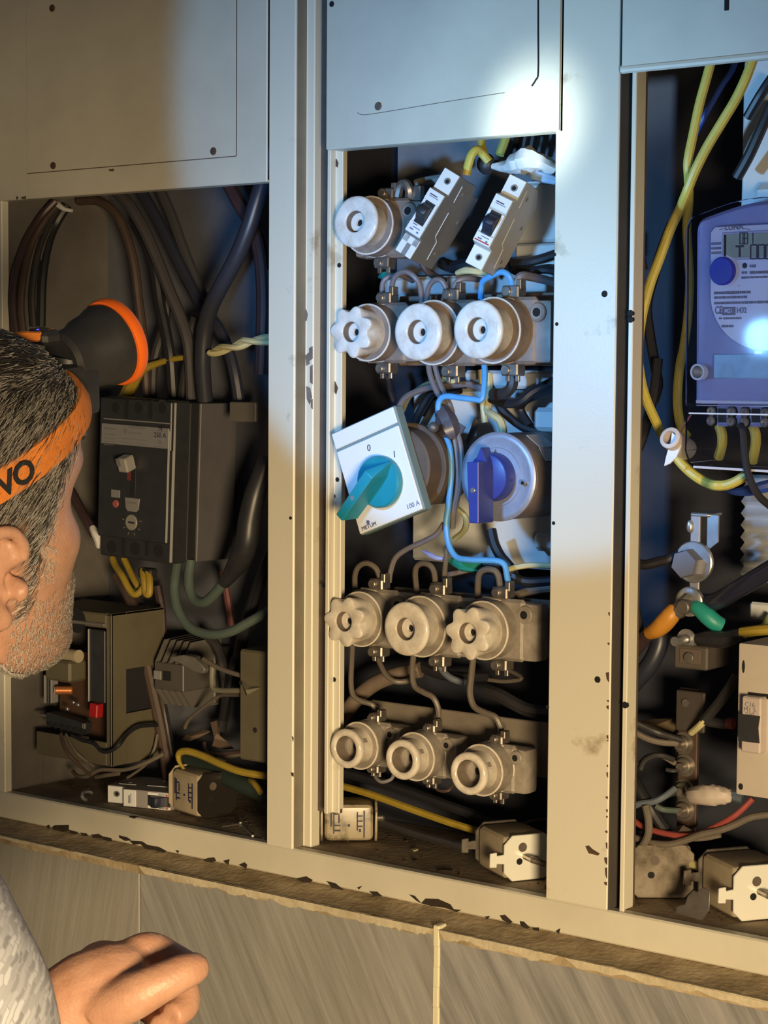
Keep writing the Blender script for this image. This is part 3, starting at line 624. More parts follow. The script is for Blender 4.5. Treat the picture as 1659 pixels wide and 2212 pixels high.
tg_.prism([(p.x, p.z) for p in path('E6', [(900, 380), (980, 430), (960, 470), (930, 490), (900, 470)], .052)], 0, .0015, T=M(((1, 0, 0, 0), (0, 0, -1, .053), (0, 1, 0, 0), (0, 0, 0, 1))))
tag(tg_.out('insulating_tape', TAPE, loc=W(955, 900, .05)), 'crumpled black tape wrapped round grey wires beside the blue wire', 'tape')
iw('E6', [(840, 1060, .050), (790, 1130, .052), (700, 1180, .055), (600, 1225, .056), (525, 1285, .056), (492, 1380, .058), (485, 1440, .060)], 2.6, WG, 'grey wire curving from the blue wire down to the dusty fuse clamp')
iw('E6', [(868, 1190, .056), (855, 1290, .056), (845, 1400, .058), (843, 1470, .060)], 2.4, WGT, 'short upright grey wire beside the teal sleeve')
iw('E6', [(445, 60, .085), (480, 120, .09), (490, 190, .095), (515, 260, .10)], 3.0, WBK, 'short black wire below the star-cap fuse')
iw('E6', [(550, 300, .09), (590, 240, .088), (660, 200, .086), (760, 170, .084), (880, 160, .082), (1000, 150, .082), (1090, 180, .085)], 3.2, WG, 'grey cable arching behind the blue bend')
iw('E6', [(570, 330, .098), (610, 240, .096), (680, 180, .094), (760, 140, .092), (860, 130, .09)], 2.6, mat('wire_olive', (.20, .22, .12), .5), 'olive wire beside the switch top corner')
iw('E6', [(640, 430, .10), (690, 320, .098), (745, 230, .098), (800, 180, .098), (900, 140, .10)], 4.2, WBK, 'black cable curving up from behind the white switch')
iw('E6', [(700, 350, .11), (760, 250, .11), (850, 220, .11), (950, 190, .11)], 3.5, WBK, 'second black cable curving towards the blue bend')
iw('E6', [(1275, 60, .07), (1290, 120, .07), (1275, 180, .07), (1225, 212, .072), (1160, 215, .078)], 5.2, WCH, 'stout black lead hooked under the flat-capped fuse clamp')
iw('E6', [(1150, 245, .088), (1250, 275, .086), (1340, 262, .086), (1420, 200, .09), (1560, 130, .10)], 4.5, WBK, 'black cable rising to the post beside the stout lead')
iw('E6', [(1165, 190, .10), (1210, 300, .10), (1290, 385, .10), (1400, 450, .10), (1560, 470, .105)], 4.2, WBK, 'black cable falling across the pale sheet above the metal switch')
iw('E6', [(1560, 190, .09), (1400, 240, .095), (1340, 310, .10), (1400, 420, .10)], 4.0, WBK, 'black cable bowing beside the pale block')
iw('E6', [(1082, 60, .095), (1090, 180, .092), (1098, 300, .09), (1110, 400, .09)], 3.0, WYP, 'pale yellow wire hanging straight behind the blue wire')
iw('E6', [(1130, 80, .098), (1135, 220, .095), (1128, 320, .088), (1160, 352, .082), (1205, 385, .080), (1225, 440, .080), (1228, 500, .085)], 3.8, WYP, 'pale green-yellow wire bending above the metal switch')
iw('E6', [(740, 570, .075), (800, 572, .072), (880, 578, .07)], 3.2, WYP, 'pale yellow wire stub beside the white switch edge')
iw('E6', [(1060, 380, .10), (1020, 480, .10), (985, 560, .10)], 3.0, WG, 'grey wire slanting behind the metal disc')
iw('E6', [(840, 110, .07), (855, 90, .068), (870, 125, .066), (905, 130, .068), (920, 118, .07)], 2.2, WYP, 'tiny yellow wire curl under the middle fuse clamp')
iw('E6', [(705, 1238, .060), (750, 1262, .058), (800, 1284, .058), (850, 1288, .06)], [1.2, 2.6, 2.4, 1.2], mat('pale_blue_sleeve', (.30, .36, .75), .4), 'pale blue sleeve scrap above the dusty fuses', 'wire_sleeve')
iw('E6', [(885, 1300, .07), (960, 1325, .068), (1040, 1335, .068), (1090, 1335, .07)], [2.5, 6, 6.2, 5.5], WTE, 'teal sleeve behind the blue wire', 'wire_sleeve')
iw('E6', [(1085, 1335, .072), (1150, 1340, .074), (1250, 1350, .078)], 5.2, WBK, 'black lead continuing from the teal sleeve')
iw('E6', [(1265, 1355, .07), (1330, 1340, .07), (1420, 1330, .072), (1560, 1335, .08)], 2.6, WYP, 'pale yellow wire reaching the post above the dusty fuses')
iw('E6', [(1150, 1100, .085), (1170, 1190, .082), (1210, 1270, .08), (1270, 1340, .078), (1300, 1400, .078)], 5.0, WBK, 'black cable dropping below the navy handle')
iw('E6', [(1290, 1400, .075), (1380, 1440, .078), (1560, 1430, .09)], 4.5, WBK, 'black cable going to the post above the tan board')
iw('E6', [(1300, 1530, .075), (1400, 1500, .08), (1560, 1480, .09)], 3.8, WGT, 'grey-brown wire going to the post above the tan board')
iw('E6', [(1010, 1360, .08), (900, 1385, .078), (840, 1395, .078)], 2.4, WG, 'thin grey wire end behind the dusty flat-capped fuse')
iw('E6', [(925, 960, .065), (985, 1020, .07), (975, 1100, .075), (910, 1160, .078)], 3.0, mat('wire_mossy', (.30, .30, .16), .5), 'mossy wire curl beside the navy handle tip')
iw('E5', [(985, 385, .045), (1000, 320, .045), (1022, 255, .046), (1055, 222, .05), (1090, 245, .056), (1135, 300, .06)], 4.0, WYL, 'yellow wire hooked into the top of the slim grey-sided breaker', n=10)
iw('E5', [(1082, 120, .075), (1090, 190, .072), (1110, 260, .066)], 3.4, WYL, 'yellow wire descending beside the cover edge')
iw('E5', [(1255, 110, .075), (1232, 180, .072), (1205, 255, .068)], 4.2, mat('wire_green_yellow', (.36, .42, .12), .45), 'green-yellow wire descending above the white breaker')
for k, x in enumerate((1300, 1352, 1402)):
    iw('E5', [(x+30, 90, .10), (x+10, 200, .10), (x-20, 330, .10)], 3.2, WBK, 'black wire behind the upper opening, %s' % ('closest to the green-yellow wire', 'between two other black wires', 'closest to the bright post edge')[k])
tp = G().tube(path('E5', [(1165, 330, .06), (1250, 330, .055), (1330, 305, .05), (1400, 290, .048), (1470, 300, .05), (1560, 345, .06)]), [.003, .0050, .0105, .0120, .0075, .0055], 8, 4, rough=.16)
tag(tp.out('taped_joint', WHITE, loc=W(1120, 345, .05)), 'lumpy white taped joint shining above the white breaker', 'tape')
iw('E5', [(1380, 365, .06), (1440, 385, .055), (1490, 400, .056), (1570, 420, .062)], [2.5, 5.5, 5, 4], mat('pale_blue_tape', (.40, .55, .75), .5), 'pale blue taped lead beside the white breaker top', 'taped_lead')
tb_ = thing('terminal_bolt', 'dark round bolt head above the slim breaker', 'bolt', W(1055, 355, .07), WALLROT)
G().lathe([(0, 0), (.008, 0), (.0095, .003), (.008, .007), (.004, .010), (0, .0105)], 20).out('head', BLACKP, tb_)
G().cyl((0, 0, -.02), (0, 0, 0), .005, 12).out('shank', DSTEEL, tb_)
lg = thing('clamp_lug', 'grey curled metal lug behind the lone upper fuse', 'lug', W(884, 412, .055), WALLROT)
G().tube([(-.010, -.005, .004), (-.006, .004, .006), (0, .006, .006), (.004, 0, .005), (.002, -.008, .003)], .0045, 8, 4).out('curl', BRASS, lg)
G().box((.009, -.004, 0), (.012, .016, .008), .001).out('block', BRASS, lg)
iw('E5', [(660, 440, .08), (740, 420, .08), (860, 400, .08)], 4.0, mat('wire_tan', (.32, .27, .22), .5), 'tan lead going from the curled lug behind the breakers')
iw('E5', [(690, 940, .06), (730, 1010, .065), (790, 1050, .075), (850, 1075, .085)], 3.2, WBR, 'brown wire tail under the slim breaker')
iw('E5', [(925, 1025, .065), (985, 1008, .062), (1060, 1015, .062), (1150, 1030, .07)], [2.2, 3.6, 3.0, 3.6], WYP, 'pale yellow wire stub under the white breaker')
iw('E5', [(415, 1052, .075), (455, 1042, .072), (500, 1045, .075)], [.8, 4.4, 3.2], WTE, 'teal sleeve tip beside the first grey arch', 'wire_sleeve')
iw('E5', [(1290, 960, .078), (1400, 950, .074), (1480, 930, .076), (1570, 900, .08)], 4.2, WBK, 'black cable below the narrow pale plate')
iw('E5', [(1300, 1010, .085), (1400, 1015, .08), (1490, 1000, .08), (1570, 1010, .085)], 4.0, WBK, 'lower black cable below the narrow pale plate')
iw('E5', [(830, 960, .10), (900, 985, .095), (1000, 965, .095), (1120, 990, .10), (1280, 985, .10)], 6.0, WBK, 'black cable lying behind both breaker feet')
# between and below the lower rows
iw('E7', [(245, 590, .060), (240, 700, .056), (236, 830, .054), (250, 910, .054), (300, 948, .056), (370, 970, .060), (410, 1010, .064)], 2.6, WGT, 'dusty wire hanging from the post-side star-cap fuse to the lowest row')
iw('E7', [(398, 640, .07), (430, 715, .066), (470, 785, .064), (530, 822, .066), (610, 815, .075), (660, 770, .085)], 2.6, WGT, 'dusty wire swinging over the brown conduit')
iw('E7', [(645, 640, .060), (635, 750, .056), (650, 850, .055), (710, 892, .055), (770, 925, .056), (802, 990, .058), (808, 1070, .06)], 2.8, WGT, 'dusty wire bending down to the middle small fuse')
iw('E7', [(1032, 670, .060), (1020, 790, .056), (1012, 900, .055), (1040, 985, .055), (1110, 1025, .055), (1175, 1052, .056), (1208, 1110, .058), (1214, 1150, .06)], 3.0, WGT, 'dusty wire bending down to the far small fuse')
iw('E7', [(808, 680, .085), (830, 745, .085), (890, 800, .085), (985, 832, .09)], 3.2, mat('wire_slate', (.13, .15, .18), .5), 'slate blue wire tail in the gap above the lowest row')
iw('E7', [(140, 1100, .085), (210, 1010, .084), (300, 905, .084), (400, 830, .085), (530, 780, .088), (690, 745, .095)], 7.6, mat('brown_conduit', (.21, .155, .115), .6, var=.3), 'fat brown conduit slanting behind the lowest fuses', 'conduit', n=14)
iw('E7', [(680, 720, .10), (800, 770, .10), (960, 790, .105), (1140, 790, .11)], 5.0, WBK, 'black cable in the dark gap above the lowest row')
iw('E7', [(1130, 890, .10), (1210, 915, .095), (1300, 965, .092), (1400, 1010, .092), (1560, 1030, .1)], 6.5, WCH, 'ribbed charcoal conduit in the gap above the tan board', 'conduit')
iw('E7', [(1080, 800, .11), (1230, 820, .105), (1350, 800, .105), (1250, 740, .11)], 2.0, WGT, 'thin loose wire in the gap above the tan board')
iw('F', [(722, 1694, .085), (800, 1716, .082), (900, 1752, .08), (1000, 1786, .078), (1090, 1810, .076), (1200, 1832, .078)], 3.6, WYD, 'mustard cable running along the sill behind the loose cartridges', 'cable')
iw('F', [(720, 1745, .10), (790, 1762, .095), (880, 1795, .09), (960, 1818, .085), (1045, 1840, .083)], 4.2, WCH, 'charcoal cable lying on the sill below the mustard one', 'cable')
iw('F', [(730, 1665, .105), (850, 1700, .105), (980, 1745, .105), (1080, 1778, .105), (1200, 1800, .11)], 5.0, WBK, 'black cable above the mustard one in the foot of the middle bay', 'cable')
iw('F', [(1105, 1800, .095), (1130, 1782, .095), (1160, 1772, .10), (1200, 1768, .105)], 2.2, WMR, 'maroon wire end near the post foot', 'insulated_wire')
iw('E7', [(380, 1400, .075), (400, 1450, .07), (440, 1475, .07), (500, 1455, .075), (520, 1400, .08)], 1.8, WG, 'thin grey wire hanging under the first small fuse')
iw('E7', [(770, 1490, .075), (810, 1530, .07), (870, 1530, .07), (900, 1490, .078)], 1.6, WBR, 'thin brown wire hanging under the middle small fuse')
# ================================================================== left compartment: moulded-case breaker
ym = .045
mc = [W(*pxy('B', *q), ym) for q in ((625, 25), (1048, 36), (1020, 1000), (585, 985))]
mo = (mc[0]+mc[1]+mc[2]+mc[3])/4; mw = (mc[1].x-mc[0].x+mc[2].x-mc[3].x)/2; mh = (mc[0].z-mc[3].z+mc[1].z-mc[2].z)/2
MR = WALLROT @ M.Rotation(rad(-2.2), 3, 'Z')
mb = thing('circuit_breaker', 'big black moulded-case breaker with grey side sheet behind the man', 'breaker', mo, MR)
MI = (M.Translation(mo) @ MR.to_4x4()).inverted()
def ml(x, y, z, c='B'):
    o_ = MI @ CP; q = MI @ (CP+ray(*pxy(c, x, y))); dd = q-o_; return o_+dd*((z-o_.z)/dd.z)
h2_, w2_ = mh/2, mw/2
hs = G().box((0, 0, -.012), (mw, mh, .024), .002).box((0, -.004, .003), (mw-.003, mh*.70, .006), .0015)
hs = hs.out('housing', BLACKP, mb)
G().box((0, 0, -.055), (mw-.002, mh-.004, .062), .001).out('rear_housing', BLACKD, mb)
G().box((w2_+.0006, -.001, -.064), (.0035, mh*.985, .056), .0008).out('side_sheet', SHEET, mb)
tc = G().box((0, h2_-.026, .0022), (mw-.001, .050, .005), .001)
tc = tc.out('terminal_cover', BLACKP, mb)
for x in (690, 830, 970):
    p = ml(x, 82, .005); g = G(); g.lathe([(.0058, 0), (.0078, 0), (.0078, .0012), (.0058, .0012), (.0058, 0)], 20, M.Translation((p.x, p.y, .0046))); g.out('terminal_rim', BLACKP, tc)
    G().cyl((p.x, p.y, .0044), (p.x, p.y, .0052), .0060, 18).out('terminal_hole', HOLE, tc)
for x in (757, 900):
    p = ml(x, 95, .005); G().box((p.x, p.y, .0047), (.006, .019, .0012), .0004).out('slot', HOLE, tc)
G().box((.004, ml(800, 163, .005).y, .005), (mw-.006, .0014, .002), .0004).out('edge_line', GREYP, tc)
for x, y in ((665, 918), (805, 928), (945, 940)):
    p = ml(x, y, .001); G().cyl((p.x, p.y, -.0004), (p.x, p.y, .0010), .0065, 18).out('terminal_hole', HOLE, hs)
for x in (738, 878):
    p = ml(x, 910, .001); G().box((p.x, p.y, .0004), (.0055, .020, .0014), .0004).out('slot', HOLE, hs)
a, b = ml(608, 176, .0065), ml(1008, 332, .0065)
lb = G().box(((a.x+b.x)/2, (a.y+b.y)/2, .0064), (b.x-a.x, a.y-b.y, .0012), .0005).out('rating_label', mat('label_grey', (.20, .20, .205), .5), mb)
for q, s_ in (((955, 250), '250 A'), ((958, 210), 'N')):
    p = ml(*q, .0072); g = G(); text_geo(g, s_, .0070, M.Translation((p.x, p.y, .0071)), .0001); g.out('print', INK, lb, smooth_=False)
for x0, y0, x1, hh in ((622, 210, 695, 10), (770, 205, 868, 10), (770, 238, 850, 7), (622, 245, 690, 5), (622, 268, 685, 4), (622, 288, 690, 4), (620, 306, 680, 4), (730, 275, 880, 4), (725, 298, 870, 3), (725, 312, 880, 3), (918, 318, 985, 3), (925, 225, 992, 3)):
    p, q = ml(x0, y0, .0072), ml(x1, y0, .0072); G().box(((p.x+q.x)/2, (p.y+q.y)/2, .0071), (q.x-p.x, hh*.00016, .0003)).out('print', INKD, lb)
for q, r_ in (((748, 225), .0035), ((955, 292), .0025)):
    p = ml(*q, .0072); G().lathe([(0, 0), (r_, 0), (r_, .0003), (0, .0003)], 4, M.Translation((p.x, p.y, .0070))).out('emblem', INKD, lb)
p = ml(790, 530, .0065); G().box((p.x, p.y, .0058), (.0085, .030, .0010), .0003).out('handle_slot', BLACKD, hs)
tgc = ml(762, 418, .012)
tg = G().box((tgc.x, tgc.y, .014), (.0135, .0155, .014), .0015, rot=M.Rotation(.35, 3, 'X')).out('toggle', mat('toggle_grey', (.28, .27, .25), .45), mb)
p = ml(735, 405, .02); G().box((tgc.x-.003, tgc.y+.001, .0222), (.006, .008, .0006), .0002, rot=M.Rotation(.35, 3, 'X')).out('mark', INKD, tg)
p = ml(775, 490, .0065); G().box((p.x-.001, p.y, .0064), (.005, .010, .0006)).out('red_flag', mat('dim_red', (.16, .03, .03), .5), hs)
p = ml(690, 598, .0065); G().box((p.x, p.y, .0064), (.0125, .008, .0008), .0002).out('small_label', GREYP, hs)
p = ml(694, 658, .0065); G().cyl((p.x, p.y, .006), (p.x, p.y, .0085), .0042, 16, bev=.0008).out('trip_button', mat('faded_red', (.30, .08, .07), .5), mb)
p = ml(790, 665, .0065); G().prism([(-.0105, .007), (.0105, .007), (.009, -.004), (.006, -.007), (-.006, -.007), (-.009, -.004)], .0058, .0070, M.Translation((p.x, p.y, 0)), .0003).out('plate_label', GREYP, hs)
G().box((p.x, p.y+.002, .0071), (.013, .0018, .0003)).out('print', INKD, hs)
p = ml(785, 770, .0065); dl = G().cyl((p.x, p.y, .0055), (p.x, p.y, .0075), .0082, 20, bev=.0006).out('dial', mat('dial_cream', (.22, .21, .18), .5), mb)
G().box((p.x+.001, p.y, .0075), (.009, .0020, .0006), .0002).out('dial_slot', INK, dl)
for a_ in (-150, -110, -70, -30, 10, 170):
    G().box((p.x+.0125*math.cos(rad(a_)), p.y+.0125*math.sin(rad(a_)), .0060), (.003, .0008, .0005), rot=M.Rotation(rad(a_), 3, 'Z')).out('dial_tick', INKD, hs)
br = board(495+0, 868, 552, 912, .085, .004, PAINTD, 'small dingy bracket sticking out beside the big black breaker')
# bottom-left open relay box
yb = .020
e0, e1 = W(241, 1657, yb), W(241, 1326, yb); bx0 = W(78, 1500, yb).x; bx1 = e0.x; zb0, zb1 = e0.z, e1.z
rb = thing('relay_box', 'beige open relay box with red button under the black breaker', 'box', ((bx0+bx1)/2, .09, zb0)); ro = V(((bx0+bx1)/2, .09, zb0))
def rp_(g, n, m, par=None):
    o = g.out(n, m); o.parent = par or rb
    if par is None: o.location = -ro
    return o
wa, wb_ = W(60, 1600, yb), W(229, 1352, yb)             # window in the front
tk = .003; wz0, wz1 = W(215, 1602, yb).z, W(215, 1356, yb).z
G0 = G(); G0.box(((wb_.x+bx1)/2, yb+tk/2, (zb0+zb1)/2), (bx1-wb_.x, tk, zb1-zb0), .0008)
G0.box(((bx0+wb_.x)/2, yb+tk/2, (zb1+wz1)/2), (wb_.x-bx0, tk, zb1-wz1), .0006)
G0.box(((bx0+wb_.x)/2, yb+tk/2, (zb0+wz0)/2), (wb_.x-bx0, tk, wz0-zb0), .0006)
fr_ = rp_(G0, 'front_frame', BEIGED)
cA, cB = W(258, 1535, .05), W(258, 1440, .05)
dep = .078
g = G(); yy0 = yb+.022; yy1 = yb+.062                   # side wall with square cut-out
g.box((bx1-.0015, (yb+yy0)/2, (zb0+zb1)/2), (.003, yy0-yb, zb1-zb0), .0006); g.box((bx1-.0015, (yy1+yb+dep)/2, (zb0+zb1)/2), (.003, yb+dep-yy1, zb1-zb0))
g.box((bx1-.0015, (yy0+yy1)/2, (zb1+cB.z)/2), (.003, yy1-yy0, zb1-cB.z)); g.box((bx1-.0015, (yy0+yy1)/2, (zb0+cA.z)/2), (.003, yy1-yy0, cA.z-zb0))
rp_(g, 'side_wall', BEIGED)
rp_(G().box((bx1-.006, (yy0+yy1)/2, (cA.z+cB.z)/2), (.002, yy1-yy0+.004, cB.z-cA.z+.004)), 'cutout', BLACKD)
rp_(G().box(((bx0+bx1)/2, yb+dep-.002, (zb0+zb1)/2), (bx1-bx0-.006, .003, zb1-zb0-.006)), 'back_wall', BLACKD)
rp_(G().box(((bx0+bx1)/2, yb+dep/2, zb1-.0015), (bx1-bx0, dep, .003), .0006), 'top_wall', BEIGED)
p = W(166, 1334, yb); 
rp_(G().lathe([(0, 0), (.013, 0), (.013, .0008), (0, .0008)], 28, M.Translation((p.x, yb+.0002, p.z-.003)) @ WALLROT.to_4x4()), 'cable_hole', HOLE)
q = W(160, 1352, yb); rp_(G().box(((bx0+wb_.x)/2+.01, yb-.001, wz1+.0035), (wb_.x-bx0-.02, .004, .0035), .001), 'frame_lip', PAINTD)
p0, p1 = W(194, 1515, yb+.012), W(228, 1362, yb+.012)
rp_(G().box(((p0.x+p1.x)/2, yb+.016, (p0.z+p1.z)/2), (p1.x-p0.x, .010, p1.z-p0.z), .001), 'inner_cover', BLACKP)
rp_(G().box(((p0.x+p1.x)/2-.011, yb+.012, (p0.z+p1.z)/2), (.0014, .006, p1.z-p0.z), .0004), 'cover_edge', GREYP)
p = W(208, 1534, yb+.006); rp_(G().box((p.x, yb+.006, p.z), (.0115, .010, .0145), .001, rot=M.Rotation(.08, 3, 'Y')), 'red_button', mat('signal_red', (.36, .012, .015), .4))
p0, p1 = W(97, 1468, yb+.006), W(152, 1430, yb+.006)
tr = rp_(G().box(((p0.x+p1.x)/2, yb+.018, (p0.z+p1.z)/2), (p1.x-p0.x, .026, p0.z-p1.z if p0.z > p1.z else p1.z-p0.z), .0025), 'coil_block', BEIGED)
p = W(150, 1418, yb+.016); rp_(G().cyl((p.x-.016, yb+.020, p.z), (p.x+.012, yb+.018, p.z+.001), .0070, 14), 'coil_roll', mat('kraft_paper', (.36, .30, .20), .7))
p = W(137, 1490, yb+.012); cl = rp_(G().cyl((p.x-.004, yb+.004, p.z), (p.x+.010, yb+.016, p.z), .0045, 14, bev=.001), 'copper_coil', mat('copper_bright', (.60, .22, .08), .35, .6))
rp_(G().cyl((p.x-.0044, yb+.0035, p.z), (p.x-.0042, yb+.0037, p.z), .0042, 14), 'coil_end', WHITE, cl)
for k in range(3):
    p = W(100+k*7, 1488, yb+.01); rp_(G().box((p.x, yb+.012, p.z), (.0022, .010, .030), .0004), 'relay_plate', GREYP if k != 1 else BLACKP)
for x, y in ((156, 1518), (143, 1532), (166, 1523), (118, 1549), (133, 1556), (150, 1560)):
    p = W(x, y, yb+.008); rp_(G().ball((p.x, yb+.010, p.z), .0022, n=6), 'solder_terminal', STEEL)
p0, p1 = W(100, 1575, yb), W(180, 1555, yb)
rp_(G().box(((p0.x+p1.x)/2, yb+.006, (p0.z+p1.z)/2+.001), (p1.x-p0.x, .014, .013), .001, rot=M.Rotation(.10, 3, 'Y')), 'terminal_strip', BLACKP)
for k in range(6):
    p = W(107+k*14, 1565+k*3, yb-.002); rp_(G().cyl((p.x, yb-.003, p.z), (p.x, yb+.002, p.z), .0030, 10), 'terminal_screw', BLACKD)
p = W(85, 1545, yb); rp_(G().box((p.x+.01, yb+.003, p.z), (.028, .004, .003), .0005), 'bracket', PAINTD)
p = W(170, 1567, yb); rp_(G().box((p.x, yb+.001, p.z), (.018, .003, .006), .0005), 'bracket', PAINTD)
rp_(G().box(((bx0+wb_.x)/2, yb+.035, (wz0+wz1)/2-.02), (wb_.x-bx0, .002, .09)), 'circuit_board', mat('pcb_brown', (.07, .035, .02), .6))
# contactor
k0 = W(333, 1487, .070); k1 = W(396, 1437, .070); kw = k1.x-k0.x; kh = k1.z-k0.z
ct = thing('contactor', 'grey ribbed contactor beside the beige relay box', 'contactor', ((k0.x+k1.x)/2, .12, k0.z)); 
def cl_(g, n, m, par=None): o = g.out(n, m); o.parent = par or ct; return o
fr = cl_(G().box((0, -.025, kh/2), (kw, .050, kh), .001), 'body', mat('contactor_grey', (.085, .078, .07), .5, var=.2))
cl_(G().box((0, .012, kh/2-.003), (kw+.002, .030, kh+.030), .0015), 'rear_body', mat('contactor_dark', (.05, .046, .042), .5))
for k in range(5):
    x = -kw/2+.002+k*(kw-.004)/4
    for sg in (1, -1):
        cl_(G().prism([(-.050, kh if sg > 0 else 0), (.010, kh if sg > 0 else 0), (.010, kh+.024 if sg > 0 else -.020), (-.036, kh+.022 if sg > 0 else -.018)], x-.0009, x+.0009, M(((0, 0, 1, 0), (1, 0, 0, 0), (0, 1, 0, 0), (0, 0, 0, 1)))), 'fin', mat('fin_grey', (.11, .10, .09), .5) if 'fin_grey' not in MATS else MATS['fin_grey'])
p = W(361, 1460, .070); cl_(G().box((p.x-ct.location.x, -.0502, p.z-k0.z), (.011, .0012, .010), .0002), 'window', HOLE, fr)
p = W(341, 1458, .070); cl_(G().box((p.x-ct.location.x, -.0504, p.z-k0.z), (.010, .0016, .009), .0002), 'pale_tab', mat('tab', (.22, .22, .21), .5), fr)
# flat grey plug with wires and the right-hand beige box
pl = G().prism([(0, 0), (.020, .004), (.034, .003), (.044, -.003), (.050, -.008), (.046, -.013), (.034, -.012), (.018, -.006), (.006, -.004)], -.006, .006, M.Translation(W(373, 1418, .05)) @ WALLROT.to_4x4(), .001)
tag(pl.out('wire_connector', mat('connector_grey', (.15, .14, .12), .5, var=.3, scale=60), loc=W(373, 1418, .05)), 'flat grey wire connector crossing in front of the contactor', 'connector')
j0 = W(516, 1640, .03); j1 = W(516, 1402, .03); jx = W(600, 1500, .03).x
jb = thing('junction_box', 'plain beige box beside the post under the grey-green cable', 'box', ((j0.x+jx)/2, .07, j0.z))
jf = G().box((0, 0, (j1.z-j0.z)/2), (jx-j0.x, .08, j1.z-j0.z), .002).out('case', BEIGED, jb)
p = W(551, 1577, .03); G().cyl((p.x-jb.location.x, -.0405, p.z-j0.z), (p.x-jb.location.x, -.039, p.z-j0.z), .0026, 12).out('screw_hole', HOLE, jf)
p = W(521, 1475, .03); G().cyl((p.x-jb.location.x, -.0405, p.z-j0.z), (p.x-jb.location.x, -.039, p.z-j0.z), .0022, 12).out('screw_hole', HOLE, jf)
ppr = mat('brown_paper', (.14, .095, .065), .8, var=.4, scale=60)
def crumple(c, pts, d, m, label, nm='paper_scrap'):
    P = path(c, pts, d); g = bmesh.new(); ce = sum(P, V((0, 0, 0)))/len(P)
    vs = [g.verts.new(p+V((0, rnd.uniform(-.006, .006), 0))) for p in P]; cv = g.verts.new(ce+V((0, -.006, 0))); cw = g.verts.new(ce+V((0, .004, 0)))
    for i in range(len(vs)):
        g.faces.new((vs[i], vs[(i+1) % len(vs)], cv)); g.faces.new((vs[(i+1) % len(vs)], vs[i], cw))
    tag(G().merge(g).out(nm, m, loc=ce, ang=10), label, 'paper')
crumple('C', [(1250, 860), (1285, 850), (1310, 920), (1340, 980), (1375, 1020), (1320, 1025), (1265, 1000), (1280, 940)], .09, ppr, 'torn brown paper scrap standing behind the yellow wire loop')
crumple('C', [(1120, 930), (1200, 905), (1245, 915), (1190, 950), (1150, 968), (1090, 960)], .10, ppr, 'crumpled brown paper scrap behind the torn one')
crumple('C', [(1440, 620), (1500, 640), (1560, 650), (1500, 690), (1450, 700)], .028, mat('old_tape', (.16, .145, .09), .7, var=.3), 'wad of yellowed tape on the plain beige box', 'tape_wad')
# cables of the left compartment
LG = 'cables of the cabinet bay behind the man'
def lw(c, pts, r, m, label, name='cable', d=.09, n=9): return wire(c, pts, r, m, name, label, group=LG, d=d, n=n)
lw('A', [(330, 150, .06), (240, 250, .048), (150, 400, .028), (88, 600, .010), (76, 780, .006), (104, 1000, .012)], 4.2, WMR, 'maroon cable arching down along the side panel, outermost of the bundle')
lw('A', [(345, 170, .07), (262, 270, .054), (185, 420, .038), (140, 600, .022), (124, 800, .018), (150, 1000, .022)], 4.2, WBR, 'brown cable arching down inside the outermost maroon one')
lw('A', [(350, 185, .08), (292, 290, .066), (225, 470, .048), (192, 700, .038), (200, 900, .038)], 3.8, WCH, 'charcoal cable of the arching bundle above the headlamp')
lw('A', [(400, 175, .085), (330, 290, .078), (282, 420, .066), (250, 620, .056), (242, 900, .054)], 5.6, WBK, 'fat black cable arching down above the headlamp')
lw('A', [(315, 160, .07), (345, 172, .068), (385, 198, .068), (432, 208, .07)], [3.0, 3.4, 2.4, 1.6], WWH, 'white cable-tie tail at the top of the arching bundle', 'cable_tie')
lw('A', [(470, 150, .10), (580, 150, .10), (680, 210, .10), (745, 330, .10), (800, 520, .10), (830, 760, .10), (865, 1050, .10), (880, 1330, .105)], 5.0, WBR, 'brown cable sweeping from the bundle top down to the black breaker')
lw('A', [(680, 80, .095), (770, 170, .09), (860, 320, .088), (940, 500, .088), (1010, 680, .088), (1080, 850, .09), (1130, 1030, .092), (1145, 1330, .10)], 6.2, mat('wire_iron', (.06, .055, .06), .5), 'iron grey cable sweeping down to the top of the black breaker')
lw('A', [(810, 290, .105), (880, 420, .10), (925, 560, .10), (955, 760, .10), (985, 900, .10), (1020, 1100, .10), (1035, 1330, .105)], 6.0, WBK, 'black cable sweeping under the iron grey one')
lw('A', [(1000, 640, .11), (985, 880, .108), (940, 1020, .106), (915, 1150, .106), (910, 1330, .11)], 5.5, WCH, 'charcoal cable curving to the breaker terminals')
lw('A', [(850, 100, .115), (940, 260, .112), (1030, 440, .11), (1130, 640, .11), (1220, 800, .108), (1310, 920, .106), (1370, 1060, .106), (1405, 1200, .106), (1430, 1360, .11)], 6.4, mat('wire_midnight', (.025, .028, .05), .45), 'midnight blue cable slanting across to the breaker corner')
lw('A', [(960, 90, .125), (1030, 250, .122), (1090, 420, .12), (1160, 600, .12), (1230, 760, .118)], 6.0, mat('wire_slate_grey', (.05, .05, .058), .5), 'slate cable running above the midnight blue one')
lw('A', [(1570, 30, .07), (1530, 160, .066), (1480, 320, .064), (1410, 490, .064), (1330, 640, .066), (1260, 780, .07), (1225, 920, .075), (1210, 1120, .08), (1225, 1340, .09)], 8.2, mat('wire_navy_black', (.03, .032, .045), .38), 'thick navy-black cable crossing down from the cover beside the post', n=14)
lw('A', [(1355, 40, .09), (1420, 160, .088), (1480, 260, .088), (1530, 380, .086), (1558, 540, .085), (1568, 760, .085), (1562, 980, .086), (1555, 1180, .09)], 6.4, WMR, 'maroon cable crossing behind the thick navy-black one')
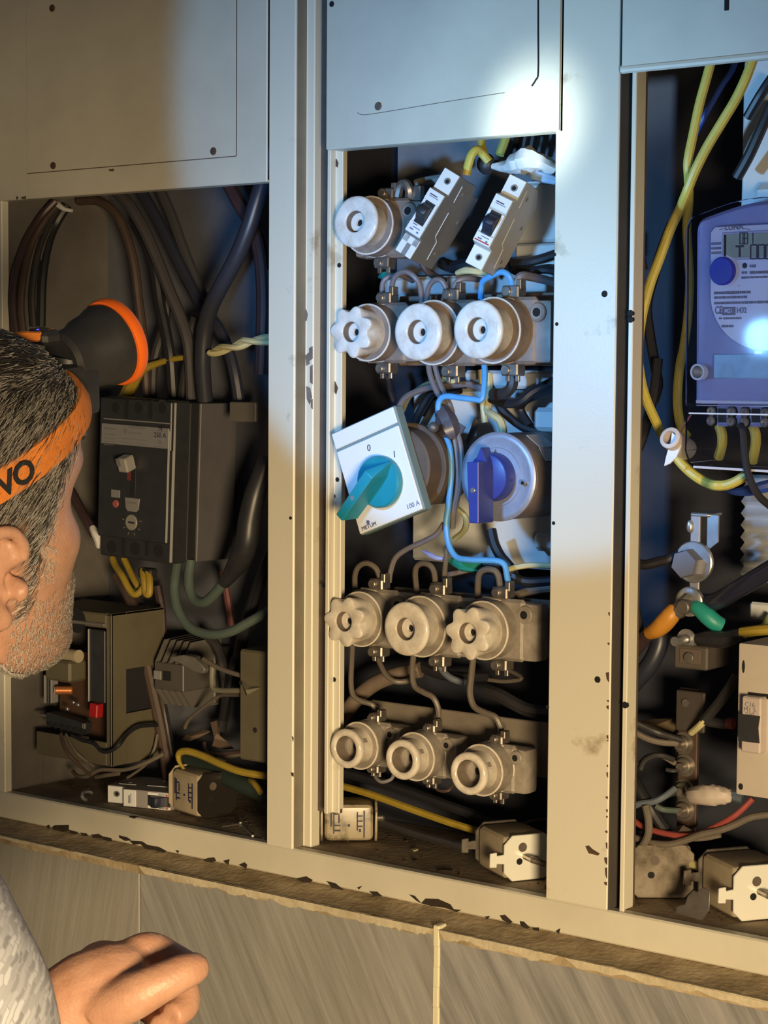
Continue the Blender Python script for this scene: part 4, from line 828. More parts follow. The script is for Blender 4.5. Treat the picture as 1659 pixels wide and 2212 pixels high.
lw('A', [(1420, 40, .10), (1470, 140, .10), (1530, 270, .10), (1570, 400, .10), (1590, 560, .10)], 4.5, WBK, 'thin black cable beside the crossing maroon one')
lw('A', [(1165, 840, .10), (1140, 930, .10), (1135, 1040, .10), (1105, 1180, .10), (1085, 1330, .105)], 4.6, WCH, 'charcoal cable branching to the middle terminal')
lw('A', [(1240, 880, .095), (1195, 1000, .095), (1190, 1150, .096), (1210, 1340, .10)], 4.6, WBK, 'black cable branching under the yellow twisted pair')
def twist(c, pts, r, m, label, d=.07):
    P = smooth(path(c, pts, d), 14); q0 = []; q1 = []
    for k, p in enumerate(P):
        a = k*.15; o_ = V((0, math.cos(a)*r*.95, math.sin(a)*r*.95))
        q0.append(p+o_); q1.append(p-o_)
    g = G(); g.tube(q0, r, 7, 1); g.tube(q1, r, 7, 1); tag(g.out('twisted_pair', m, loc=P[0]), label, 'cable', LG)
twist('A', [(1260, 1055, .07), (1330, 1035, .066), (1420, 1010, .062), (1500, 985, .060), (1640, 975, .060)], .0030, WYP, 'twisted pale yellow pair beside the post')
lw('A', [(1100, 1085, .10), (1030, 1095, .098), (940, 1120, .095), (850, 1160, .092), (790, 1240, .092), (740, 1340, .10)], [3, 3, 3.5, 5, 7, 8], WYD, 'mustard lead bending behind the black breaker top')
lw('B', [(420, 580, .08), (480, 690, .07), (530, 780, .062), (562, 840, .06)], 5.4, WMR, 'maroon cable ending in a white tag beside the breaker')
lw('B', [(552, 800, .058), (572, 835, .056), (590, 870, .056), (598, 918, .058)], [3.5, 5, 5.2, 4], WWH, 'white tag sleeve on the maroon cable end', 'cable_tag')
lw('B', [(672, 985, .075), (690, 1030, .07), (730, 1090, .062), (770, 1165, .06), (805, 1200, .06), (840, 1180, .062), (870, 1130, .065), (905, 1060, .075)], 3.6, WYD, 'mustard wire loop hanging under the black breaker, nearer one')
lw('B', [(740, 985, .08), (775, 1060, .075), (810, 1130, .07), (842, 1175, .07)], 3.4, WYD, 'mustard wire running inside the hanging loop')
lw('B', [(852, 1055, .068), (862, 1120, .062), (872, 1190, .06), (890, 1195, .06), (893, 1130, .062), (885, 1060, .068)], 3.8, WYD, 'short mustard wire hairpin under the breaker middle')
G_ = G().box(W(319, 1237, .07), (.020, .012, .010), .002); tag(G_.out('terminal_lug', BLACKD, loc=W(319, 1237, .07)), 'small black lug over the mustard hairpin', 'lug')
lw('B', [(1062, 990, .07), (1045, 1100, .06), (1042, 1200, .054), (1070, 1310, .05), (1140, 1400, .048), (1250, 1438, .048), (1370, 1425, .05), (1480, 1370, .055), (1640, 1280, .065)], 5.0, WGG, 'grey-green cable sagging in a wide loop below the breaker', n=12)
lw('B', [(1140, 1000, .075), (1128, 1090, .07), (1135, 1180, .066), (1170, 1238, .064), (1225, 1245, .062), (1280, 1200, .06), (1345, 1120, .058)], 5.4, WGG, 'grey-green cable bending up into the black taped bundle', n=12)
lw('B', [(1335, 1135, .058), (1390, 1060, .055), (1440, 980, .05), (1475, 880, .048), (1490, 760, .048), (1520, 620, .05), (1560, 500, .055), (1600, 380, .06)], [6, 9, 11.5, 12, 11.5, 11, 10, 9], mat('black_wrap', (.03, .03, .034), .4, var=.4, scale=60), 'thick bundle wrapped in black tape beside the post', 'taped_bundle', n=12)
lw('B', [(1640, 900, .09), (1570, 1080, .085), (1510, 1260, .085), (1460, 1420, .09), (1430, 1560, .10)], 6.6, WBK, 'black cable slanting behind the sagging grey-green loop')
lw('B', [(1330, 1060, .12), (1360, 1230, .12), (1390, 1420, .12)], 4.0, mat('wire_wine', (.11, .035, .035), .5), 'wine red cable in the dark behind the loop')
lw('B', [(700, 1090, .10), (770, 1210, .092), (820, 1360, .085), (850, 1500, .08), (890, 1680, .08), (950, 1950, .085), (990, 2180, .09), (1010, 2320, .095)], 6.2, WBR, 'brown cable falling between relay box and contactor')
lw('B', [(800, 1180, .115), (850, 1320, .11), (890, 1480, .11), (930, 1700, .11), (980, 1950, .11), (1040, 2300, .11)], 6.5, WCH, 'charcoal cable falling behind the brown one')
lw('B', [(940, 1150, .12), (965, 1300, .12), (970, 1500, .12)], 5.0, WMR, 'maroon cable in the dark above the contactor')
lw('C', [(1230, 330, .11), (1300, 420, .108), (1340, 560, .108), (1350, 740, .11), (1320, 900, .115)], 5.5, WCH, 'charcoal cable falling behind the wire connector')
lw('C', [(1450, 400, .105), (1390, 520, .105), (1360, 680, .105), (1330, 840, .11)], 4.6, WBK, 'black cable falling beside the plain beige box')
lw('C', [(1215, 480, .045), (1300, 530, .042), (1400, 567, .040), (1500, 590, .040), (1640, 590, .042)], 2.4, WGT, 'thin dusty wire running from the connector to the post')
lw('C', [(1268, 520, .05), (1265, 600, .048), (1275, 655, .046), (1320, 668, .045), (1390, 668, .042), (1450, 670, .04)], 2.8, mat('wire_bone', (.18, .17, .125), .5), 'bone coloured wire bent square beside the contactor')
lw('C', [(1105, 890, .085), (1130, 840, .08), (1200, 780, .072), (1280, 720, .065), (1330, 695, .06), (1440, 695, .045)], 2.0, WGT, 'thin dusty wire rising to the tape wad')
lw('C', [(430, 935, .018), (490, 965, .012), (560, 985, .010), (605, 1030, .010), (660, 1030, .012), (715, 990, .016), (760, 930, .03), (830, 885, .045), (940, 875, .07)], 1.9, WBK, 'thin black wire draped over the beige relay box')
lw('C', [(365, 925, .018), (385, 1000, .012), (420, 1060, .012), (470, 1110, .02), (540, 1175, .035)], 1.7, WBR, 'thin brown wire hanging below the relay terminals')
lw('C', [(395, 930, .018), (430, 1000, .012), (480, 1060, .012), (560, 1120, .03)], 1.5, WGT, 'thin dusty wire hanging below the relay terminals')
lw('C', [(435, 1150, .06), (465, 1180, .05), (520, 1180, .045), (600, 1142, .045), (740, 1142, .05), (860, 1105, .055), (980, 1045, .065)], 2.2, WGT, 'dusty wire lying along the sill behind the loose breaker')
lw('C', [(575, 1185, .06), (630, 1175, .055), (710, 1163, .055)], 2.4, WGT, 'short wire end on the sill under the relay box')
lw('C', [(760, 1190, .07), (870, 1110, .07), (920, 1020, .075), (940, 930, .08)], 1.6, WGT, 'thin wire rising from the sill beside the brown cable')
lw('C', [(1160, 1225, .06), (1100, 1140, .05), (1068, 1085, .046), (1072, 1042, .046), (1120, 1030, .046), (1210, 1058, .046), (1330, 1112, .044), (1450, 1155, .044), (1640, 1185, .05)], [1.2, 1.4, 2.4, 3.6, 3.8, 3.8, 3.8, 3.8, 3.8], WYD, 'mustard wire looping over the dark cable near the post')
lw('C', [(1095, 1070, .075), (1200, 1110, .07), (1310, 1160, .066), (1420, 1220, .064), (1640, 1310, .07)], 9.0, mat('wire_bottle', (.02, .03, .025), .4), 'thick bottle-black cable under the mustard loop', n=12)
lw('C', [(1220, 980, .09), (1235, 1030, .085), (1290, 1048, .08), (1400, 1038, .075), (1640, 1015, .07)], 2.0, WBR, 'thin brown wire running to the post above the mustard loop')
lw('C', [(1310, 1085, .085), (1400, 1050, .08), (1500, 1035, .08), (1640, 1030, .08)], 3.4, WGT, 'dusty cable under the thin brown wire')
lw('C', [(1340, 1140, .10), (1440, 1180, .09), (1510, 1215, .06), (1560, 1280, .055)], 3.0, WYD, 'mustard wire end beside the post foot')
# ================================================================== right compartment
ye = .012
mbd = board(1606, 130, 2100, 455, .075, .006, BACKL, 'pale board behind the yellow wires at the frame edge', bev=.002)
board(1622, 395, 2100, 560, .060, .012, BACKL, 'pale ledge plate above the electricity meter', bev=.006)
# ribbed metal sheet
a, b = W(1602, 1255, .10), W(2000, 1040, .10)
rs = thing('ribbed_sheet', 'shiny ribbed metal sheet under the electricity meter', 'sheet', ((a.x+b.x)/2, .104, a.z))
n_ = 9; prof = []
for k in range(n_*4+1):
    prof.append((-.004+.004*math.sin(k*pi/2), k*(b.z-a.z)/(n_*4)))
poly = prof+[(.004, prof[-1][1]), (.004, 0)]
G().prism(poly, -(b.x-a.x)/2, (b.x-a.x)/2, M(((0, 0, 1, 0), (1, 0, 0, 0), (0, 1, 0, 0), (0, 0, 0, 1)))).out('sheet', mat('galvanised', (.55, .57, .60), .35, .5, var=.15), rs)
board(1618, 1300, 2000, 1370, .09, .006, BACKL, 'pale sheet corner beside the green sleeve', bev=.002)
# ---------------- electricity meter
m0 = W(1504, 700, ye); mz1 = W(1512, 462, ye).z; mz0 = W(1498, 868, ye).z
MW = .135; mx0 = m0.x; em = thing('electricity_meter', 'blue-lit electricity meter with clear cover, round blue button and digital display', 'meter', (mx0+MW/2, .10, mz0))
EO = V((mx0+MW/2, .10, mz0))
def ep(g, n, m, par=None):
    o = g.out(n, m); o.parent = par or em
    if par is None: o.location = -EO
    return o
def arc_top(x0, x1, z0, z1, r, bow, n=8):
    pts = [(x0, z0), (x1, z0)]
    for k in range(n+1):
        t = 1-k/n; x = x0+r+(x1-x0-2*r)*t; pts.append((x, z1+bow*math.sin(pi*t)))
    L = pts[:2]
    for k in range(5): a = k*pi/8; L.append((x1-r+r*math.cos(a), z1-r+r*math.sin(a)))
    for k in range(1, n): t = 1-k/n; L.append((x0+r+(x1-x0-2*r)*t, z1+bow*math.sin(pi*t)))
    for k in range(5): a = pi/2+k*pi/8; L.append((x0+r+r*math.cos(a), z1-r+r*math.sin(a)))
    return L
TW = lambda y: M(((1, 0, 0, 0), (0, 0, -1, y), (0, 1, 0, 0), (0, 0, 0, 1)))
case = ep(G().prism(arc_top(mx0, mx0+MW, mz0, mz1, .010, .010), -.075, -.0, TW(ye+.006), .003), 'case', METBLUE)
q0 = W(1549, 484, ye); q1x = mx0+MW-(q0.x-mx0)
lz0, lz1 = W(1600, 752, ye).z, q0.z
L = []
for k in range(25):                                     # label plate: straight sides, rounded foot
    a = pi+k*pi/24; L.append(((q0.x+q1x)/2+(q1x-q0.x)/2*math.cos(a), lz0+.045+.045*math.sin(a)))
L += [(q1x, lz1-.004), (q1x-.004, lz1), (q0.x+.004, lz1), (q0.x, lz1-.004)]
bez = ep(G().prism([((x-(q0.x+q1x)/2)*1.035+(q0.x+q1x)/2, (z-(lz0+lz1)/2)*1.02+(lz0+lz1)/2) for x, z in L], 0, .0035, TW(ye+.0065), .0012), 'label_rim', METBLUE)
lab = ep(G().prism(L, 0, .0015, TW(ye+.0028), .0004), 'label', METLAB)
yl = ye+.0012
def lp_(px, py, y=None): return W(px, py, yl if y is None else y)
a, b = lp_(1578, 500), lp_(1584, 553)
ld = ep(G().box((a.x+.035, yl-.0004, (a.z+b.z)/2), (.070, .0022, a.z-b.z+.003), .0006), 'display_frame', mat('display_bezel', (.30, .34, .60), .4), None)
a2, b2 = lp_(1588, 501), lp_(1588, 552)
sc = ep(G().box((a2.x+.029, yl-.0014, (a2.z+b2.z)/2), (.058, .0006, a2.z-b2.z), .0002), 'display', LCD, None)
ep(G().box((a2.x-.001, yl-.0012, (a2.z+b2.z)/2), (.0022, .0012, a2.z-b2.z), .0002), 'display_shadow_gap', BLACKD, None)
def et(s, px, py, size, m, align='LEFT', y=yl-.0003, par=None, sx=.8):
    p = lp_(px, py, y); g = G(); text_geo(g, s, size, TW(y) @ M.Translation((p.x, p.z, 0)) @ M.Diagonal((sx, 1, 1, 1)), .00012, align, bold=size*.022); ep(g, 'print', m, par)
def seg(px, py, w, h, segs, m, y):                       # seven-segment digit
    p = lp_(px, py, y); t = w*.20; g = G()
    S_ = {'a': (0, h/2, w, t), 'd': (0, -h/2, w, t), 'g': (0, 0, w, t), 'f': (-w/2, h/4, t, h/2), 'b': (w/2, h/4, t, h/2), 'e': (-w/2, -h/4, t, h/2), 'c': (w/2, -h/4, t, h/2)}
    for s in segs: x, z, ww, hh = S_[s]; g.box((p.x+x, y, p.z+z), (ww, .0003, hh))
    ep(g, 'digit', m, None)
ysg = yl-.0019
et('T', 1607, 538, .0128, INK, 'LEFT', ysg, sx=.95)
for k in range(5): seg(1648+k*17, 538, .0056, .0108, 'abcdef', INK, ysg)
for px, sg in ((1622, 'abcdef'), (1629, 'abcdefg'), (1641, 'bc')): seg(px, 509, .0042, .0086, sg, INK, ysg)
et('LUNA', 1583, 486, .0060, INKG, sx=1.05)
p, q = lp_(1571, 490), lp_(1583, 489); ep(G().cyl((p.x, yl-.0002, p.z), (q.x, yl-.0002, q.z+.0006), .0003, 5), 'print', INKG)
p, q = lp_(1624, 487), lp_(1640, 490); ep(G().cyl((p.x, yl-.0002, p.z), (q.x, yl-.0002, q.z), .0003, 5), 'print', INKG)
for y_ in (520, 530, 540): p = lp_(1563, y_); ep(G().box((p.x, yl-.0002, p.z), (.0090, .0003, .0020)), 'print', INKG)
et('CE', 1558, 665, .0085, INKG, sx=.7); et('1432', 1606, 665, .0060, INKG, sx=.8)
p = lp_(1590, 666); ep(G().box((p.x, yl-.0002, p.z), (.0118, .0004, .0066)), 'approval_mark', INKG); et('M21', 1580, 666, .0045, METLAB, y=yl-.0005, sx=.9)
for x0, y_, x1, hh in ((1557, 627, 1640, .0024), (1557, 637, 1632, .0022), (1557, 649, 1700, .0022), (1567, 682, 1574, .0016), (1577, 682, 1618, .0018), (1573, 699, 1600, .0020), (1620, 583, 1632, .0022), (1638, 583, 1700, .0024), (1619, 594, 1700, .0018), (1638, 569, 1652, .0026), (1610, 612, 1616, .0004)):
    a, b = lp_(x0, y_), lp_(x1, y_); x = a.x; k = 0
    g = G()
    while x < b.x-.0004:
        w = min(rnd.uniform(.0012, .0050), b.x-x); g.box((x+w/2, yl-.0001, a.z), (w, .0003, hh*rnd.uniform(.8, 1))); x += w+.0005
    ep(g, 'print', INKG, None)
p = lp_(1627, 568); ep(G().cyl((p.x, yl-.0004, p.z), (p.x, yl, p.z), .0021, 14), 'indicator', INK)
p = lp_(1582, 580); bt = ep(G().lathe([(0, -.002), (.0112, -.002), (.0112, .0052), (.0104, .0062), (0, .0066)], 28, M.Translation((p.x, yl, p.z)) @ WALLROT.to_4x4()), 'round_button', BUTTON)
g = G(); g.lathe([(.0112, 0), (.0128, 0), (.0128, .0016), (.0112, .0016), (.0112, 0)], 28, M.Translation((p.x, yl-.0002, p.z)) @ WALLROT.to_4x4()); ep(g, 'button_ring', METLAB)
ep(G().box((lp_(1648, 768).x, ye+.006, lp_(1648, 768).z), (.0065, .003, .014), .001), 'sealing_tab', mat('sealing_white', (.9, .93, 1), .3))
# blue paper panel under the label and the warm reflector strip
a, b = W(1548, 812, ye+.004), W(1548, 760, ye+.004)
ep(G().box(((a.x+mx0+MW)/2, ye+.0050, (a.z+b.z)/2), (mx0+MW-a.x-.004, .003, b.z-a.z), .0006), 'lower_panel', mat('pale_blue_panel', (.22, .44, .76), .35, var=.25, scale=90))
cc = ep(G().prism(arc_top(mx0-.0015, mx0+MW+.0015, mz0-.001, mz1+.001, .011, .011), -.0015, .0022, TW(ye-.004), .0006), 'clear_cover', CLEAR)
p = W(1523, 798, ye); sv = ep(G().lathe([(0, -.002), (.0045, -.002), (.0045, .0055), (.0030, .0062), (0, .005)], 18, M.Translation((p.x, ye+.002, p.z)) @ WALLROT.to_4x4()), 'cover_screw', STEEL)
g = G(); g.lathe([(.0052, 0), (.0066, 0), (.0066, .0065), (.0052, .0065), (.0052, 0)], 20, M.Translation((p.x, ye+.002, p.z)) @ WALLROT.to_4x4()); ep(g, 'screw_collar', METLAB)
# terminal block and clear terminal cover
tz0, tz1 = W(1530, 916, ye+.014).z, W(1530, 868, ye+.014).z
tbk = ep(G().box((mx0+MW/2+.004, ye+.045, (tz0+tz1)/2), (MW-.022, .064, tz1-tz0), .002), 'terminal_block', METBLUE)
for k, px in enumerate((1546, 1592, 1622, 1668, 1698)):
    for j, py in enumerate((884, 905)):
        p = W(px-j*1.0, py+k*1.0, ye+.013)
        g = G().cyl((p.x, ye+.0126, p.z), (p.x, ye+.0136, p.z), .0050, 16); ep(g, 'terminal_well', BLACKD)
        g = G(); g.lathe([(.0014, 0), (.0036, 0), (.0040, .0010), (.0032, .0024), (.0014, .0016), (.0014, 0)], 12, M.Translation((p.x, ye+.0124, p.z)) @ WALLROT.to_4x4()); ep(g, 'terminal_screw', STEEL)
for px in (1569, 1645):
    p, q = W(px, 878, ye+.013), W(px, 908, ye+.013); ep(G().box((p.x, ye+.0128, (p.z+q.z)/2), (.0075, .001, p.z-q.z), .0003), 'terminal_slot', BLACKD)
ep(G().box((mx0+MW/2, ye+.010, tz1+.0020), (MW-.004, .012, .003), .0008), 'block_ledge', METLAB)
vz0, vz1 = W(1490, 1006, ye).z, W(1497, 866, ye).z
shell = G(); T_ = TW(0)
yy = ye+.000
pr = [(mx0-.0035, vz1), (mx0-.0045, vz0+.014), (mx0-.001, vz0+.004), (mx0+.006, vz0), (mx0+MW-.004, vz0-.002), (mx0+MW+.004, vz0+.012), (mx0+MW+.003, vz1)]
shell.prism(pr, 0, .0016, TW(yy)); 
for k in range(len(pr)-1):
    a, b = pr[k], pr[k+1]; dx, dz = b[0]-a[0], b[1]-a[1]; ln = math.hypot(dx, dz)
    shell.box(((a[0]+b[0])/2, yy+.022, (a[1]+b[1])/2), (ln, .044, .0014), .0002, rot=M.Rotation(-math.atan2(dz, dx), 3, 'Y'))
ep(shell, 'terminal_cover', CLEAR)
ep(G().cyl((mx0+.004, yy-.0015, vz0+.001), (mx0+MW-.004, yy-.0015, vz0-.001), .0011, 6), 'cover_rim', mat('rim_clear', (.65, .65, .72), .15))
ep(G().box((mx0+MW/2, yy-.0012, vz1-.008), (MW+.002, .0014, .0012), .0002), 'cover_rim', MATS['rim_clear'])
for px in (1556, 1632):
    P = [W(px+2, 918, ye+.030), W(px+8, 935, ye+.028), W(px+7, 960, ye+.030), W(px-2, 995 if px > 1600 else 985, ye+.036)]
    ep(G().tube(P, .0042, 10, 5), 'terminal_wire', WYL)
P = [W(1600, 918, ye+.006), W(1606, 935, ye+.002), W(1608, 970, ye-.002), W(1612, 1005, ye-.003), W(1622, 1040, ye-.002), W(1640, 1072, ye+.004), W(1672, 1100, ye+.02)]
tag(G().tube(P, .0030, 9, 6).out('insulated_wire', mat('wire_gloss_black', (.03, .03, .035), .25), loc=P[0]), 'glossy black wire curving out under the meter terminals', 'wire')
em.rotation_euler = (rad(1.3), 0, rad(-4.2))
# ---------------- wires
RG = 'wires in the bay with the electricity meter'
def rw(c, pts, r, m, label, name='insulated_wire', d=.06, n=9): return wire(c, pts, r, m, name, label, group=RG, d=d, n=n)
s1 = .21639/.25859; off = lambda x, y: ((1300-1230)/.25859+x*s1, 400/.25859+y*s1); off2 = lambda x, y: ((1300-1230)/.25859+x*s1, 780/.25859+y*s1)
q = lambda P, f, d: [(*f(*p), d) for p in P]
rw('T8', [(1195, 470, .045), (1150, 640, .045), (1085, 880, .045), (1035, 1120, .045), (992, 1340, .045), (995, 1480, .05)]+q([(868, 170), (850, 420), (866, 700), (878, 950), (868, 1200), (850, 1400), (815, 1640)], off, .075)+q([(782, 30), (762, 220), (756, 400), (770, 560), (800, 680), (850, 760)], off2, .07), 4.0, WYL, 'yellow cable straight behind, nearer the meter', n=10)
rw('T8', [(1560, 420, .04), (1480, 640, .038), (1390, 830, .038), (1270, 1030, .038), (1150, 1230, .038), (1050, 1430, .038), (975, 1620, .042)]+q([(770, 260), (690, 430), (630, 590), (560, 780), (500, 940), (450, 1110), (410, 1270), (375, 1500), (362, 1700)], off, .055)+q([(372, 60), (400, 230), (450, 400), (520, 560), (590, 710), (660, 830), (750, 970), (850, 1080), (950, 1160), (1040, 1210)], off2, .05)+q([(1120, 1238), (1220, 1240), (1310, 1215), (1400, 1165), (1470, 1110)], off2, .03), 4.2, WYL, 'yellow cable in a long arc round the small white seal to the meter', n=10)
rw('T8', [(1400, 470, .07), (1350, 600, .07), (1270, 720, .065), (1180, 880, .06), (1110, 1010, .06), (1060, 1120, .065)], 2.6, WDB, 'dark blue wire between the two yellow cables')
rw('T8', [(1700, 640, .05), (1600, 790, .05), (1490, 980, .055)], 4.2, WBK, 'black cable at the frame edge, shorter upper one')
rw('T8', [(1700, 850, .05), (1600, 1080, .05), (1500, 1300, .052), (1400, 1480, .055)], 4.6, WBK, 'black cable at the frame edge, longer lower one')
rw('R1', [(700, 380, .10), (600, 640, .10), (520, 900, .10), (450, 1200, .10), (480, 1500, .10), (540, 1848, .10)]+[(560, 2000, .10), (520, 2150, .09)], 4.6, WBK, 'black cable in the shade beside the long yellow arc')
rw('R2', [(560, -20, .09), (530, 250, .085), (490, 450, .08), (440, 650, .075), (380, 830, .07), (300, 1000, .065), (260, 1080, .065)], 4.4, WBK, 'black cable slanting to the post behind the yellow arc')
rw('R1', [(345, 260, .05), (355, 480, .05), (385, 680, .05), (420, 840, .055)], 3.4, WBK, 'thin black wire against the post in front of the pale strip')
rw('R2', [(890, 535, .045), (840, 610, .045), (795, 690, .045), (785, 720, .05)], .8, WRD, 'thin red sealing wire above the small white seal')
rw('R2', [(1240, 1290, .055), (1330, 1305, .05), (1450, 1295, .05), (1560, 1270, .05), (1720, 1230, .055)], [1.5, 3, 4.6, 5, 5], WDB, 'blue cable under the yellow arc at the frame edge')
# seal tube and flag
sp = W(1463, 957, .035); SRt = camrot((-.55, .28, .78), (.3, .95, .1))
st_ = thing('meter_seal', 'small white sealing tube with pale flag on the yellow cable', 'seal', sp, SRt)
G().lathe([(.0058, .0), (.0088, .0), (.0090, .002), (.0090, .032), (.0070, .033), (.0058, .033), (.0058, .001), (.0058, 0)], 26, M.Translation((0, 0, -.018))).out('tube', mat('seal_cream', (.62, .53, .46), .45), st_)
g = bmesh.new(); SPI = (M.Translation(sp) @ SRt.to_4x4()).inverted(); P = [SPI @ p for p in path('R2', [(700, 715), (790, 775), (790, 850), (740, 960), (680, 1020), (622, 1045), (640, 960), (665, 870), (690, 790)], .026)]
a_ = [g.verts.new(p) for p in P]; b_ = [g.verts.new(p+V((0, 0, -.0012))) for p in P]; g.faces.new(a_); g.faces.new(b_[::-1])
for i in range(len(a_)): g.faces.new((a_[i], b_[i], b_[(i+1) % len(a_)], a_[(i+1) % len(a_)]))
G().merge(g).out('flag', mat('flag_white', (.75, .76, .85), .4), st_)
# busbar bracket with bolts
yk = .050
a, b = W(1492, 1320, yk), W(1512, 1108, yk)
bk = thing('busbar_bracket', 'bare metal bracket with big hex bolt under the meter', 'bracket', ((a.x+b.x)/2, yk, a.z)); bo_ = V(((a.x+b.x)/2, yk, a.z))
def bp_(g, n, m, par=None):
    o = g.out(n, m); o.parent = par or bk
    if par is None: o.location = -bo_
    return o
x0, x1 = W(1491, 1150, yk).x, W(1511, 1150, yk).x
bp_(G().box(((x0+x1)/2, yk+.0015, (a.z+b.z)/2), (x1-x0, .003, b.z-a.z), .0006), 'bar', mat('bracket_steel', (.42, .40, .40), .45, .5, var=.3))
zt_ = W(1510, 1112, yk).z
bp_(G().box(((x0+x1)/2+.004, yk+.012, zt_), (x1-x0+.008, .026, .003), .001), 'top_fold', STEEL)
bp_(G().prism([(x1+.006, zt_), (x1+.016, zt_), (x1+.016, zt_-.022), (x1+.006, zt_-.030)], 0, .002, TW(yk+.004)), 'side_leg', STEEL)
p = W(1491, 1137, yk); bp_(G().ball((p.x, yk-.001, p.z), (.003, .002, .0055), n=8), 'rivet', STEEL)
p = W(1488, 1214, yk-.004); bp_(G().lathe([(0, 0), (.0175, 0), (.0175, .003), (.0165, .0038), (0, .0038)], 36, M.Translation((p.x+.003, yk+.001, p.z)) @ WALLROT.to_4x4()), 'washer', STEEL)
hx = bp_(G().lathe([(0, 0), (.0125, 0), (.0125, .0095), (.0115, .011), (0, .011)], 6, M.Translation((p.x, yk-.0025, p.z-.001)) @ WALLROT.to_4x4() @ M.Rotation(.3, 4, 'Z')), 'hex_bolt', mat('dark_bolt', (.22, .22, .25), .45, .6))
p = W(1488, 1300, yk-.004); bp_(G().lathe([(.004, 0), (.0125, 0), (.0125, .004), (.0110, .005), (.004, .005), (.004, 0)], 28, M.Translation((p.x, yk, p.z)) @ WALLROT.to_4x4()), 'ring_lug', STEEL)
bp_(G().cyl((p.x-.001, yk-.014, p.z-.004), (p.x, yk, p.z-.003), .0062, 16, bev=.001), 'stud', DSTEEL)
rw('R3', [(880, 960, .048), (820, 1040, .045), (760, 1110, .044), (700, 1090, .044)], [5, 7, 7, 6], DSTEEL, 'dull crimp lug meeting the orange sleeve', 'cable_lug')
rw('R3', [(735, 1085, .045), (690, 1150, .042), (620, 1230, .042), (550, 1290, .044), (475, 1325, .048)], [6.5, 8, 8.2, 7.4, 6], WOR, 'orange sleeve below the ring lug', 'cable_sleeve', n=12)
rw('R3', [(490, 1315, .05), (410, 1390, .055), (330, 1490, .06), (250, 1640, .065)], 6.2, WMR, 'dark maroon cable leaving the orange sleeve')
rw('R3', [(885, 1050, .05), (960, 1080, .046), (1050, 1155, .046), (1120, 1215, .048), (1195, 1255, .052)], [4.5, 6.5, 7.6, 7.4, 6.5], WTE, 'green sleeve below the ring lug', 'cable_sleeve', n=12)
rw('R3', [(960, 1010, .06), (1050, 1030, .055), (1150, 1010, .05), (1270, 945, .045), (1450, 835, .042), (1720, 670, .045)], 7.6, mat('wire_gloss_navy', (.018, .02, .04), .25), 'thick glossy black cable rising to the frame edge', n=14)
rw('R3', [(960, 1390, .05), (1080, 1385, .046), (1220, 1395, .046), (1330, 1365, .046), (1420, 1330, .046)], [5, 7.5, 7.5, 6.5, 5], WBK, 'black sleeve holding the mustard wire', 'cable_sleeve')
rw('R3', [(1395, 1325, .045), (1500, 1310, .044), (1600, 1300, .044), (1720, 1290, .046)], 4.6, WYD, 'mustard cable reaching the frame edge above the beige box')
rw('R3', [(1600, 1290, .08), (1640, 1210, .08), (1680, 1150, .08)], 2.6, mat('wire_olive_green', (.22, .26, .10), .5), 'olive wire at the frame edge above the mustard cable')
rw('R3', [(240, 560, .045), (330, 620, .042), (430, 648, .042), (560, 620, .044), (680, 590, .046), (770, 540, .05)], 4.4, WBK, 'black cable swinging from the post to the hex bolt')
rw('R3', [(335, 640, .050), (318, 780, .048), (315, 920, .048), (335, 1080, .05), (365, 1230, .055), (360, 1320, .06)], 4.2, WBK, 'black cable hanging straight beside the post')
rw('R3', [(590, 1280, .075), (570, 1450, .072), (500, 1610, .07), (400, 1740, .07), (250, 1900, .075)], 8.0, mat('wire_ink', (.022, .025, .04), .4), 'thick ink-black cable curving down to the post', n=12)
g = G().cyl(W(1457, 1386, .030), W(1485, 1380, .05), .0040, 14); g.lathe([(.0042, 0), (.0085, 0), (.0085, .0016), (.0042, .0016), (.0042, 0)], 20, M.Translation(W(1484, 1380, .048)) @ WALLROT.to_4x4())
tag(g.out('stud_bolt', STEEL, loc=W(1475, 1383, .04)), 'shiny stud bolt standing on the small terminal block', 'bolt')
crumple('R3', [(900, 1330), (960, 1340), (975, 1400), (990, 1470), (930, 1470), (880, 1420)], .052, DSTEEL, 'dull metal tab beside the shiny stud bolt', 'metal_tab')
a, b = W(1455, 1442, .045), W(1528, 1398, .045)
tbb = thing('terminal_block', 'small brown terminal block under the shiny stud bolt', 'terminal', ((a.x+b.x)/2, .065, a.z))
hb = G().box((0, 0, (b.z-a.z)/2), (b.x-a.x, .040, b.z-a.z), .0015).out('housing', mat('block_brown', (.075, .062, .052), .6), tbb)
G().box((0, -.0204, (b.z-a.z)/2+.001), ((b.x-a.x)*.62, .0012, (b.z-a.z)*.62), .0003).out('recess', GROOVE, hb)
G().cyl((0, -.024, (b.z-a.z)*.5), (0, -.0195, (b.z-a.z)*.5), .0045, 14, bev=.0006).out('clamp_screw', DSTEEL, tbb)
